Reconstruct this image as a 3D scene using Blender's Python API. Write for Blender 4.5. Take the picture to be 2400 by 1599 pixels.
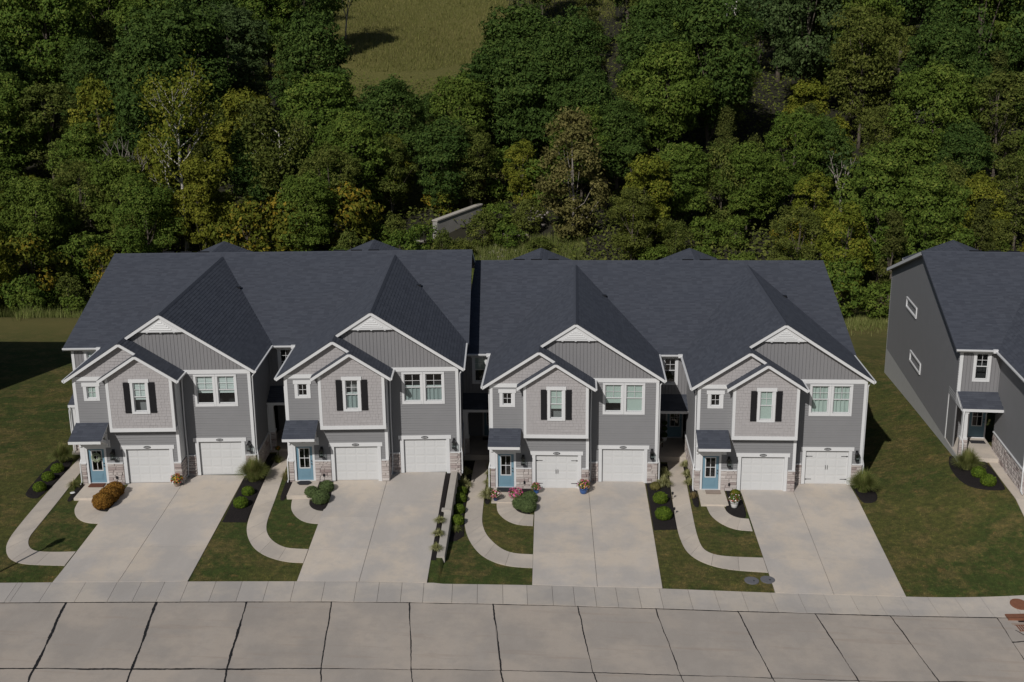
import bpy, math, random
import numpy as np
from mathutils import Vector, Matrix
R = random.Random(7)
NP = np.random.default_rng(11)
for o in list(bpy.data.objects): bpy.data.objects.remove(o)
SC = bpy.context.scene
COL = SC.collection

# ------------------------------------------------------------------ camera
YAW, PIT, ROLL = .0536, .2741, -.0103
cd = bpy.data.cameras.new('camera'); cam = bpy.data.objects.new('camera', cd); COL.objects.link(cam)
cd.sensor_width = 36.0; cd.lens = 36.0*2800/2400; cd.clip_start = .5; cd.clip_end = 3000
cam.matrix_world = (Matrix.Translation((4.7257, -64.1788, 26.889)) @ Matrix.Rotation(YAW, 4, 'Z')
                    @ Matrix.Rotation(math.pi/2-PIT, 4, 'X') @ Matrix.Rotation(ROLL, 4, 'Z'))
SC.camera = cam
# ------------------------------------------------------------------ light
SUN_EL = math.radians(38); SUN_DX, SUN_DY = .395, .919      # horizontal travel of the light
W = bpy.data.worlds.new('World'); SC.world = W; W.use_nodes = True
wn = W.node_tree.nodes; sky = wn.new('ShaderNodeTexSky'); sky.sky_type = 'NISHITA'; sky.sun_disc = False
sky.sun_elevation = SUN_EL; sky.sun_rotation = math.atan2(-SUN_DX, -SUN_DY) % (2*math.pi)
W.node_tree.links.new(sky.outputs[0], wn['Background'].inputs[0]); wn['Background'].inputs[1].default_value = .034
sd = bpy.data.lights.new('sun', 'SUN'); sun = bpy.data.objects.new('sun', sd); COL.objects.link(sun)
sd.energy = 3.1; sd.angle = math.radians(.53); sd.color = (1, .965, .925)
sun.rotation_euler = Vector((SUN_DX*math.cos(SUN_EL), SUN_DY*math.cos(SUN_EL), -math.sin(SUN_EL))).to_track_quat('-Z', 'Y').to_euler()
SC.view_settings.view_transform = 'Standard'; SC.view_settings.look = 'None'
SC.view_settings.exposure = 0.0; SC.view_settings.gamma = 1.0; SC.view_settings.use_curve_mapping = False
SC.render.engine = 'CYCLES'
SC.cycles.max_bounces = 6; SC.cycles.transparent_max_bounces = 8

# ------------------------------------------------------------------ terrain height
def sm(a, b, x):
    t = np.clip((np.asarray(x, float)-a)/(b-a), 0, 1); return t*t*(3-2*t)
def G(x, y):
    x = np.asarray(x, float); y = np.asarray(y, float)
    zs = -.07-.034*np.clip(x, -60, 60)
    zh = np.where(x < -2.05-.025*np.clip(y, -10, 0), .93, -.06)+sm(21.5, 28.5, x)*1.2
    t = np.clip((y+12.6)/(11.6-2.6*sm(24, 29, x)), 0, 1)
    z = zs+(zh-zs)*t
    z = z-.08*np.clip(y-3, 0, 57)
    k = sm(48, 62, y); z = z*(1-k)+k*np.where(y > 0, -4.2, 0)
    z = z+.212*np.clip(y-62, 0, 138)+.15*np.clip(y-200, 0, 80)
    z = z+k*(1.2*np.sin(x*.05+1)+.8*np.sin(x*.11+y*.07))
    return z
def g(x, y): return float(G(x, y))

# ------------------------------------------------------------------ materials
MATS = {}
class NT:
    def __init__(s, m):
        m.use_nodes = True; s.t = m.node_tree; s.n = s.t.nodes; s.b = s.n['Principled BSDF']; s.out = s.n['Material Output']
    def add(s, k, **kw):
        n = s.n.new(k)
        for a, v in kw.items():
            if a in n.inputs: n.inputs[a].default_value = v
            else: setattr(n, a, v)
        return n
    def l(s, a, b): s.t.links.new(a, b)
    def co(s, kind='Object'): return s.add('ShaderNodeTexCoord').outputs[kind]
    def noise(s, scale, detail=4., rough=.6, co=None, sc=None):
        n = s.add('ShaderNodeTexNoise', Scale=scale, Detail=detail, Roughness=rough)
        c = co or s.co()
        if sc:
            mp = s.add('ShaderNodeMapping'); mp.inputs['Scale'].default_value = sc; s.l(c, mp.inputs[0]); c = mp.outputs[0]
        s.l(c, n.inputs['Vector']); return n.outputs['Fac']
    def ramp(s, f, stops):
        r = s.add('ShaderNodeValToRGB'); e = r.color_ramp.elements
        while len(e) < len(stops): e.new(.5)
        for q, (p, c) in zip(e, stops): q.position = p; q.color = (*c, 1) if len(c) == 3 else c
        s.l(f, r.inputs[0]); return r.outputs[0]
    def mix(s, f, a, b, mode='MIX'):
        m = s.add('ShaderNodeMix', data_type='RGBA', blend_type=mode)
        for sock, v in ((m.inputs[0], f), (m.inputs[6], a), (m.inputs[7], b)):
            if hasattr(v, 'links'): s.l(v, sock)
            elif isinstance(v, (int, float)): sock.default_value = v
            else: sock.default_value = (*v, 1)
        return m.outputs[2]
    def math(s, op, a, b=0.):
        m = s.add('ShaderNodeMath', operation=op)
        for i, v in enumerate((a, b)):
            if hasattr(v, 'links'): s.l(v, m.inputs[i])
            else: m.inputs[i].default_value = v
        return m.outputs[0]
    def bump(s, h, strength=.3, dist=.02):
        b = s.add('ShaderNodeBump', Strength=strength, Distance=dist); s.l(h, b.inputs['Height']); s.l(b.outputs[0], s.b.inputs['Normal'])
    def col(s, c):
        if hasattr(c, 'links'): s.l(c, s.b.inputs['Base Color'])
        else: s.b.inputs['Base Color'].default_value = (*c, 1)
def mk(name, rough=.8, spec=.3, metal=0.):
    m = bpy.data.materials.new(name); t = NT(m); MATS[name] = m
    t.b.inputs['Roughness'].default_value = rough; t.b.inputs['Specular IOR Level'].default_value = spec; t.b.inputs['Metallic'].default_value = metal
    return t
def plain(name, c, v=.12, scale=3., rough=.7, spec=.3, metal=0., bump=0., bscale=60.):
    t = mk(name, rough, spec, metal); d = tuple(q*(1-v) for q in c); u = tuple(min(1, q*(1+v)) for q in c)
    t.col(t.mix(t.noise(scale, 6), d, u))
    if bump: t.bump(t.noise(bscale, 3), bump, .01)
    return MATS[name]
plain('trim_white', (.62, .625, .63), .05, 2., .55)
plain('garage_white', (.57, .575, .575), .04, 1.5, .45)
plain('lap_grey', (.205, .205, .21), .07, 1.2, .6)
plain('shake_grey', (.352, .336, .336), .10, 2.5, .75)
plain('batten_grey', (.215, .212, .218), .06, 1.5, .65)
plain('soffit', (.60, .59, .56), .04, 3.)
plain('shutter_black', (.011, .011, .013), .2, 5., .5)
plain('metal_black', (.015, .015, .017), .2, 8., .4, .5)
plain('door_blue', (.155, .265, .335), .05, 2., .45)
plain('foundation', (.44, .44, .43), .10, 1.3, .9, bump=.3)
plain('wall_concrete', (.40, .37, .33), .16, 1.2, .9, bump=.4, bscale=25)
plain('interior_shade', (.02, .02, .022), .2, 2., .9)  # near-black paint standing in for unlit interiors
plain('blind', (.50, .54, .53), .05, 4.)
plain('curtain', (.27, .315, .315), .12, 6., .9)
plain('shade_green', (.40, .46, .43), .06, 2., .9)
plain('tar', (.017, .017, .018), .3, 6., .75)
plain('rust', (.20, .085, .048), .35, 6., .9, bump=.5)
plain('lid_grey', (.13, .13, .14), .2, 9., .7)
plain('pot_blue', (.03, .10, .30), .15, 4., .25, .6)
plain('pot_navy', (.015, .03, .10), .15, 4., .25, .6)
plain('pot_white', (.72, .71, .69), .06, 4., .5)
plain('pot_clay', (.34, .27, .22), .15, 4., .8)
plain('mat_rust', (.13, .050, .030), .2, 20., .95)
plain('mat_dark', (.030, .030, .034), .3, 20., .95)
plain('mat_faded', (.30, .24, .20), .3, 3., .95)
plain('soil', (.05, .04, .032), .3, 9., .95)
plain('bark', (.115, .095, .075), .35, 3., .95, bump=.5)
plain('bark_pale', (.50, .47, .42), .45, 1.6, .9, bump=.4)
plain('bark_grey', (.27, .24, .21), .3, 2., .95)
plain('cream', (.55, .52, .47), .05, 1., .8)
plain('tan_roof', (.25, .19, .17), .15, 2., .9)
plain('cushion', (.42, .43, .36), .1, 4., .9)
plain('wood_brown', (.09, .055, .035), .25, 6., .7)
plain('wreath', (.30, .34, .24), .4, 30., .9)
plain('rock', (.27, .24, .215), .3, 2., .95, bump=.6, bscale=12)
for n, c in (('petal_pink', (.62, .10, .25)), ('petal_salmon', (.62, .24, .20)), ('petal_white', (.72, .62, .58)), ('petal_red', (.42, .03, .06)), ('petal_yellow', (.60, .36, .05)), ('petal_orange', (.62, .19, .02))):
    plain(n, c, .25, 20., .6)
# glass: pane that reflects the sky and lets the dressing behind show
t = mk('glass'); tr = t.add('ShaderNodeBsdfTransparent'); gl = t.add('ShaderNodeBsdfGlossy', Roughness=.03); fr = t.add('ShaderNodeLayerWeight', Blend=.5)
mx = t.add('ShaderNodeMixShader'); tr.inputs[0].default_value = (.90, .95, .94, 1)
t.l(t.math('ADD', t.math('MULTIPLY', t.math('POWER', fr.outputs['Facing'], 4.), .6), .06), mx.inputs[0]); t.l(tr.outputs[0], mx.inputs[1]); t.l(gl.outputs[0], mx.inputs[2]); t.l(mx.outputs[0], t.out.inputs[0])
# concrete flatwork
def concrete(name, c, warm, tone=.10):
    t = mk(name, .88, .25); oi = t.add('ShaderNodeObjectInfo').outputs['Random']
    base = t.mix(t.ramp(t.noise(.30, 6, .6), [(.43, (0, 0, 0)), (.58, (1, 1, 1))]), tuple(q*.80 for q in c), tuple(q*1.03 for q in warm))
    base = t.mix(t.math('MULTIPLY', t.ramp(t.noise(.9, 6, .7, sc=(1, .35, 1)), [(.45, (0, 0, 0)), (.75, (1, 1, 1))]), .45), base, tuple(min(1, q*1.12) for q in c))
    base = t.mix(t.math('MULTIPLY', t.ramp(t.noise(1.3, 6, .72), [(.50, (0, 0, 0)), (.66, (1, 1, 1))]), .42), base, tuple(q*.74 for q in c)); base = t.mix(t.math('MULTIPLY', t.ramp(t.noise(5., 5, .7, sc=(1.6, .25, 1)), [(.56, (0, 0, 0)), (.75, (1, 1, 1))]), .25), base, tuple(q*.80 for q in warm))
    base = t.mix(.35, base, t.ramp(t.noise(45, 3), [(.3, tuple(q*.8 for q in c)), (.7, tuple(min(1, q*1.15) for q in c))]))
    base = t.mix(1., base, t.ramp(oi, [(0, (1-tone, 1-tone, 1-tone)), (1, (1, 1, 1))]), 'MULTIPLY')
    t.col(base); t.bump(t.noise(70, 3), .25, .006)
concrete('drive_concrete', (.545, .505, .465), (.605, .515, .41))
concrete('walk_concrete', (.55, .495, .435), (.60, .52, .425), .12)
concrete('side_concrete', (.485, .45, .415), (.53, .465, .385), .10)
concrete('road_concrete', (.435, .390, .345), (.455, .390, .325), .08)
# road wear: brown streaks along the lane
t = NT(MATS['road_concrete']); prev = t.b.inputs['Base Color'].links[0].from_socket
st = t.ramp(t.noise(.9, 5, .65, sc=(.22, 2.6, 1)), [(.56, (0, 0, 0)), (.72, (1, 1, 1))])
t.col(t.mix(t.math('MULTIPLY', st, .5), prev, (.33, .265, .215)))
# mulch
t = mk('mulch', .95, .1); t.col(t.ramp(t.noise(26, 5, .75), [(.3, (.008, .0075, .008)), (.62, (.034, .029, .028)), (.85, (.085, .066, .058))])); t.bump(t.noise(30, 4, .8), .9, .05)
# lawn
def lawn_color(t):
    a = t.ramp(t.noise(.13, 5, .6), [(.45, (0, 0, 0)), (.55, (1, 1, 1))]); b = t.ramp(t.noise(.62, 6, .74), [(.485, (0, 0, 0)), (.60, (1, 1, 1))])
    c = t.mix(a, (.046, .080, .019), (.098, .104, .030)); c = t.mix(t.math('MULTIPLY', b, .72), c, (.205, .150, .064))
    c = t.mix(t.math('MULTIPLY', t.ramp(t.noise(.85, 4, .75), [(.645, (0, 0, 0)), (.70, (1, 1, 1))]), .6), c, (.26, .150, .066))
    c = t.mix(1., c, t.ramp(t.noise(3.2, 8, .82), [(.36, (.40, .46, .42)), (.50, (.90, .94, .90)), (.64, (1.8, 1.6, 1.4))]), 'MULTIPLY'); c = t.mix(t.math('MULTIPLY', t.ramp(t.noise(1.9, 7, .8), [(.53, (0, 0, 0)), (.64, (1, 1, 1))]), .55), c, (.165, .118, .048))
    sy = t.add('ShaderNodeSeparateXYZ'); t.l(t.co(), sy.inputs[0])
    back = t.math('MULTIPLY', t.ramp(t.math('MULTIPLY', sy.outputs[1], .01), [(.30, (0, 0, 0)), (.45, (1, 1, 1))]), .8)  # paler, yellower rear lawn: its sunlit look is put into the colour
    return t.mix(back, c, (.20, .175, .060))
t = mk('grass', .95, .12); c = lawn_color(t)
t.col(t.mix(.4, c, t.mix(t.noise(22, 5, .85), (.026, .034, .009), (.120, .105, .042)))); t.bump(t.noise(38, 5, .85), .8, .06)
t = mk('blade_lawn', .7, .2); at = t.add('ShaderNodeAttribute', attribute_name='rnd').outputs['Fac']
t.col(t.mix(1., lawn_color(t), t.ramp(at, [(0, (.7, .72, .65)), (.5, (1.15, 1.2, 1.1)), (1, (1.9, 1.7, 1.5))]), 'MULTIPLY'))
# meadow on the hill
t = mk('meadow', .95, .1); c = t.mix(t.ramp(t.noise(.035, 5, .6), [(.35, (0, 0, 0)), (.65, (1, 1, 1))]), (.110, .126, .032), (.150, .140, .044))
c = t.mix(.6, c, t.mix(t.noise(1.6, 6, .85, sc=(1, .5, 1)), (.07, .078, .02), (.30, .25, .095))); t.col(c); t.bump(t.noise(1.5, 5, .85), 1., .5)
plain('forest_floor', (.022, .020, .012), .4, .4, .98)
# roof shingles laid on (u along the eave, v up the slope)
t = mk('shingle', .9, .25); uv = t.add('ShaderNodeUVMap').outputs[0]
br = t.add('ShaderNodeTexBrick', Scale=1.); br.offset = .37; br.offset_frequency = 1
for k, v in (('Brick Width', .34), ('Row Height', .19), ('Mortar Size', .0), ('Bias', -.1)): br.inputs[k].default_value = v
br.inputs['Color1'].default_value = (.036, .045, .068, 1); br.inputs['Color2'].default_value = (.096, .110, .144, 1); t.l(uv, br.inputs['Vector'])
c = t.mix(.5, br.outputs[0], t.mix(t.noise(1.1, 6, .75, uv, (1.0, 5.2, 1)), (.030, .039, .062), (.120, .132, .162)))
c = t.mix(.22, c, t.mix(t.noise(60, 3, .8, uv), (.055, .06, .075), (.12, .12, .135)))
c = t.mix(t.math('MULTIPLY', t.noise(.22, 3), .22), c, (.075, .072, .074)); t.col(t.mix(1., c, (.88, .88, .87), 'MULTIPLY')); t.bump(t.noise(70, 3, .8, uv), .6, .008)
# stone veneer: every stone its own tone
t = mk('stone', .92, .2); oi = t.add('ShaderNodeObjectInfo').outputs['Random']
c = t.ramp(oi, [(0, (.52, .475, .445)), (.30, (.46, .41, .385)), (.55, (.57, .53, .50)), (.76, (.42, .36, .34)), (.88, (.27, .215, .205)), (1, (.60, .56, .53))])
c = t.mix(t.math('MULTIPLY', t.noise(9, 5, .75), .38), c, (.30, .25, .235)); t.col(c); t.bump(t.noise(22, 4, .8), .7, .02)
plain('mortar', (.34, .31, .29), .15, 6., .95)
# leaves
def leafmat(name, c1, c2, hi, trans=.22):
    t = mk(name, .75, .12); oi = t.add('ShaderNodeObjectInfo').outputs['Random']
    at = t.add('ShaderNodeAttribute', attribute_name='rnd').outputs['Fac']
    c = t.mix(oi, c1, c2); c = t.mix(t.ramp(at, [(.60, (0, 0, 0)), (1, (1, 1, 1))]), c, hi)
    c = t.mix(1., c, t.ramp(at, [(0, (.74, .74, .74)), (.5, (1, 1, 1)), (1, (1.2, 1.2, 1.2))]), 'MULTIPLY'); t.col(c)
    tl = t.add('ShaderNodeBsdfTranslucent'); t.l(c, tl.inputs[0]); m = t.add('ShaderNodeMixShader', Fac=trans)
    t.l(t.b.outputs[0], m.inputs[1]); t.l(tl.outputs[0], m.inputs[2]); t.l(m.outputs[0], t.out.inputs[0])
leafmat('leaf_dark', (.042, .080, .016), (.056, .096, .018), (.080, .116, .024), .16)
leafmat('leaf_mid', (0.074, 0.125, 0.018), (0.096, 0.141, 0.021), (0.128, 0.161, 0.028), .16)
leafmat('leaf_blue', (.048, .084, .026), (.060, .094, .028), (.084, .116, .042), .16)
leafmat('leaf_yellow', (0.125, 0.155, 0.017), (0.148, 0.161, 0.019), (0.199, 0.188, 0.025), .18)
leafmat('leaf_olive', (0.078, 0.108, 0.020), (0.099, 0.116, 0.022), (0.123, 0.132, 0.029), .16)
leafmat('leaf_brown', (.132, .124, .038), (.138, .128, .040), (.185, .160, .056), .16)
leafmat('leaf_autumn', (.108, .132, .016), (.128, .136, .018), (.235, .165, .020), .18)
leafmat('leaf_cedar', (.052, .068, .014), (.066, .076, .016), (.082, .086, .020), .12)
leafmat('blade_meadow', (.140, .150, .040), (.150, .155, .042), (.215, .195, .068), .2)
leafmat('leaf_box', (.070, .118, .012), (.084, .130, .014), (.140, .185, .022), .15)
leafmat('leaf_juniper', (.088, .128, .046), (.094, .134, .048), (.135, .175, .066), .1)
leafmat('leaf_rust', (.225, .110, .020), (.235, .115, .022), (.330, .180, .035), .12)
leafmat('blade_green', (.165, .205, .052), (.180, .212, .058), (.310, .300, .120), .3)
leafmat('blade_cream', (.270, .275, .110), (.300, .300, .125), (.470, .455, .250))
leafmat('blade_dry', (.230, .175, .080), (.245, .185, .086), (.340, .270, .140))

# ------------------------------------------------------------------ mesh building
class MB:
    def __init__(s): s.v = []; s.f = []; s.uv = []
    def add(s, vs, fs, uvs=None):
        b = len(s.v); s.v += [tuple(q) for q in vs]
        for f in fs:
            s.f.append([b+i for i in f]); s.uv += [(uvs[i] if uvs else (0., 0.)) for i in f]
    def box(s, x0, x1, y0, y1, z0, z1):
        s.add([(x0,y0,z0),(x1,y0,z0),(x1,y1,z0),(x0,y1,z0),(x0,y0,z1),(x1,y0,z1),(x1,y1,z1),(x0,y1,z1)],
              [(0,3,2,1),(4,5,6,7),(0,1,5,4),(1,2,6,5),(2,3,7,6),(3,0,4,7)])
    def ext(s, pts, ax, a0, a1):           # polygon (2d) extruded along an axis
        n = len(pts); mk_ = {'y': lambda p, a: (p[0], a, p[1]), 'x': lambda p, a: (a, p[0], p[1]), 'z': lambda p, a: (p[0], p[1], a)}[ax]
        vs = [mk_(p, a0) for p in pts]+[mk_(p, a1) for p in pts]
        s.add(vs, [tuple(range(n)), tuple(range(2*n-1, n-1, -1))]+[(i, i+n, (i+1) % n+n, (i+1) % n) for i in range(n)])
    def tube(s, pts, r, n=8, cap=True):
        pts = [Vector(p) for p in pts]; rs = r if isinstance(r, (list, tuple)) else [r]*len(pts); vs = []; fs = []
        for i, p in enumerate(pts):
            d = (pts[min(i+1, len(pts)-1)]-pts[max(i-1, 0)]).normalized(); a = d.orthogonal().normalized()
            if abs(d.z) < .9: a = d.cross(Vector((0, 0, 1))).normalized()
            b = d.cross(a)
            for k in range(n): vs.append(p+(a*math.cos(2*math.pi*k/n)+b*math.sin(2*math.pi*k/n))*rs[i])
        for i in range(len(pts)-1):
            for k in range(n): fs.append((i*n+k, i*n+(k+1) % n, (i+1)*n+(k+1) % n, (i+1)*n+k))
        if cap: fs += [tuple(range(n-1, -1, -1)), tuple(range((len(pts)-1)*n, len(pts)*n))]
        s.add(vs, fs)
    def lathe(s, prof, n=16, c=(0, 0, 0)):
        vs = [(c[0]+r*math.cos(2*math.pi*k/n), c[1]+r*math.sin(2*math.pi*k/n), c[2]+z) for r, z in prof for k in range(n)]
        fs = [(i*n+k, i*n+(k+1) % n, (i+1)*n+(k+1) % n, (i+1)*n+k) for i in range(len(prof)-1) for k in range(n)]
        s.add(vs, fs+[tuple(range(n-1, -1, -1)), tuple(range((len(prof)-1)*n, len(prof)*n))])
    def mesh(s, name, mats, smooth=False):
        me = bpy.data.meshes.new(name); me.from_pydata(s.v, [], s.f)
        u = me.uv_layers.new(name='UVMap'); u.data.foreach_set('uv', [q for p in s.uv for q in p])
        for m in (mats if isinstance(mats, (list, tuple)) else [mats]): me.materials.append(MATS[m])
        if smooth: me.polygons.foreach_set('use_smooth', [True]*len(me.polygons))
        me.update(); return me
def npmesh(name, V, F, mat, rnd=None, smooth=False):
    me = bpy.data.meshes.new(name); k = F.shape[1]
    me.vertices.add(len(V)); me.vertices.foreach_set('co', np.ascontiguousarray(V, dtype=np.float32).ravel())
    me.loops.add(F.size); me.loops.foreach_set('vertex_index', np.ascontiguousarray(F, dtype=np.int32).ravel())
    me.polygons.add(len(F)); me.polygons.foreach_set('loop_start', np.arange(0, F.size, k, dtype=np.int32))
    me.polygons.foreach_set('loop_total', np.full(len(F), k, dtype=np.int32))
    if smooth: me.polygons.foreach_set('use_smooth', np.ones(len(F), dtype=bool))
    me.materials.append(MATS[mat]); me.update(calc_edges=True)
    if rnd is not None:
        a = me.attributes.new('rnd', 'FLOAT', 'FACE'); a.data.foreach_set('value', np.ascontiguousarray(rnd, dtype=np.float32))
    return me
CACHE = {}
def obj(name, me, parent=None, loc=None, rz=0., scale=None):
    o = bpy.data.objects.new(name, me); COL.objects.link(o)
    if parent is not None: o.parent = parent
    if loc is not None: o.location = loc
    if rz: o.rotation_euler[2] = rz
    if scale is not None: o.scale = scale
    return o
def part(name, mat, parent, fn, key=None, kind=None, loc=None, rz=0., smooth=False):
    if key is not None and key in CACHE: me = CACHE[key]
    else:
        m = MB(); fn(m); me = m.mesh(name, mat, smooth)
        if key is not None: CACHE[key] = me
    o = obj(name, me, parent, loc, rz)
    if kind: o['kind'] = kind
    return o
def tag(o, label=None, cat=None, group=None, kind=None):
    if label: o['label'] = label
    if cat: o['category'] = cat
    if group: o['group'] = group
    if kind: o['kind'] = kind
    return o
def empty(name, loc=(0, 0, 0), rz=0., **kw):
    o = bpy.data.objects.new(name, None); COL.objects.link(o); o.location = loc; o.rotation_euler[2] = rz; o.empty_display_size = .2
    return tag(o, **kw)
def sub(lo, hi, holes):
    iv = [(lo, hi)]
    for a, b in holes:
        nv = []
        for p, q in iv:
            if b <= p or a >= q: nv.append((p, q)); continue
            if a > p: nv.append((p, a))
            if b < q: nv.append((b, q))
        iv = nv
    return [(p, q) for p, q in iv if q-p > .004]

# ------------------------------------------------------------------ townhouse pieces (local frame: x along the street, y into the block, z up)
S = .65; AX, AZ = 4.84, 9.64            # roof slope and apex of the big gable
GX, GZ = 2.80, 8.314                    # apex of the left gable
BX, BZ = 3.736, 7.7056                    # apex of the bay gable
P2 = 1.06; BY = -.36; OH = .30
def zmain(y): return 6.28+.315*(y-6.04) if y <= 17.18 else 9.787-.315*(y-17.18)
def courses(mb, P, nrm, v0, v1, e, lo, hi, t=.010):
    """overlapping shingle courses; P(u, v) gives the point on the roof plane"""
    n = max(1, int(round((v1-v0)/e))); e = (v1-v0)/n; N = Vector(nrm).normalized()
    for i in range(n):
        a = v0+i*e; b = a+e
        la, ha, lb, hb = lo(a), hi(a), lo(b), hi(b)
        if ha-la < .01 and hb-lb < .01: continue
        ha = max(ha, la); hb = max(hb, lb)
        p = [Vector(P(la, a))+N*t, Vector(P(ha, a))+N*t, Vector(P(hb, b)), Vector(P(lb, b)), Vector(P(la, a)), Vector(P(ha, a))]
        mb.add(p, [(0, 1, 2, 3), (4, 5, 1, 0)], [(la, a), (ha, a), (hb, b), (lb, b), (la, a), (ha, a)])
def lap(mb, x0, x1, z0, z1, y, holes=(), e=.15, lo=None, hi=None, d=.036):
    """lap siding facing -y; holes are (x0,x1,z0,z1); lo/hi clip against the roof"""
    n = max(1, int(round((z1-z0)/e))); e = (z1-z0)/n
    for i in range(n):
        a = z0+i*e; b = a+e; m = (a+b)/2
        l = max(x0, lo(m)) if lo else x0; h = min(x1, hi(m)) if hi else x1
        if h-l < .02: continue
        for p, q in sub(l, h, [(H[0], H[1]) for H in holes if H[2] < m < H[3]]):
            mb.add([(p, y-d, a), (q, y-d, a), (q, y-.002, b), (p, y-.002, b), (p, y, a), (q, y, a)], [(0, 1, 2, 3), (4, 5, 1, 0)])
def shakes(mb, x0, x1, z0, z1, y, holes=(), lo=None, hi=None, e=.175, seed=3):
    r = random.Random(seed); n = max(1, int(round((z1-z0)/e))); e = (z1-z0)/n
    for i in range(n):
        a = z0+i*e; b = a+e+.02; m = (a+b)/2
        l = max(x0, lo(m)) if lo else x0; h = min(x1, hi(m)) if hi else x1
        for p, q in sub(l, h, [(H[0], H[1]) for H in holes if H[2] < m < H[3]]):
            x = p
            while x < q-.01:
                w = min(r.uniform(.13, .30), q-x); d = r.uniform(.016, .030); dz = r.uniform(0, .012)
                mb.add([(x+.003, y-d, a+dz), (x+w-.003, y-d, a+dz), (x+w-.003, y-.003, b), (x+.003, y-.003, b), (x+.003, y, a+dz), (x+w-.003, y, a+dz)],
                       [(0, 1, 2, 3), (4, 5, 1, 0), (4, 0, 3), (1, 5, 2)]); x += w
        mb.add([(l, y, a), (h, y, a), (h, y, a+e), (l, y, a+e)], [(0, 1, 2, 3)]) if not holes else None
def rake(mb, xa, za, xb, zb, y, w=.20, t=.04):
    """white board under a sloping roof edge from (xa,za) to (xb,zb)"""
    mb.ext([(xa, za-.02), (xb, zb-.02), (xb, zb-w), (xa, za-w)], 'y', y, y+t)
# stones: a few unit blocks, squashed to size
STONE = []
for k in range(6):
    m = MB(); r = random.Random(40+k); c = lambda s: s*r.uniform(.40, .47)
    vs = [(-.5, 0, -.5), (.5, 0, -.5), (.5, 0, .5), (-.5, 0, .5), (-.5, -.55, -.48), (.5, -.55, -.49), (.5, -.55, .48), (-.5, -.55, .49),
          (-c(1), -1, -c(.9)), (c(1), -.9-.2*r.random(), -c(.9)), (c(1), -1, c(.9)), (-c(1), -.85-.2*r.random(), c(.9))]
    m.add(vs, [(0, 1, 5, 4), (1, 2, 6, 5), (2, 3, 7, 6), (3, 0, 4, 7), (4, 5, 9, 8), (5, 6, 10, 9), (6, 7, 11, 10), (7, 4, 8, 11), (8, 9, 10, 11)])
    STONE.append(m.mesh('stone', 'stone'))
def stones(parent, x0, x1, z0, z1, y, seed, rz=0., org=(0, 0), big=1.):
    """random ashlar; x runs along the wall from org, face looks to local -y turned by rz"""
    r = random.Random(seed); z = z0; ca, sa = math.cos(rz), math.sin(rz)
    while z < z1-.02:
        h = min(r.choice((.09, .12, .15, .18))*big, z1-z)
        if z1-z-h < .05: h = z1-z
        x = x0
        while x < x1-.02:
            w = min(r.uniform(.22, .52)*big, x1-x)
            if x1-x-w < .1: w = x1-x
            px, pz = x+w/2, z+h/2
            obj('stone', r.choice(STONE), parent, (org[0]+ca*px-sa*y, org[1]+sa*px+ca*y, pz), rz, (w-.012, r.uniform(.045, .085), h-.012))
            x += w
        z += h
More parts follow.
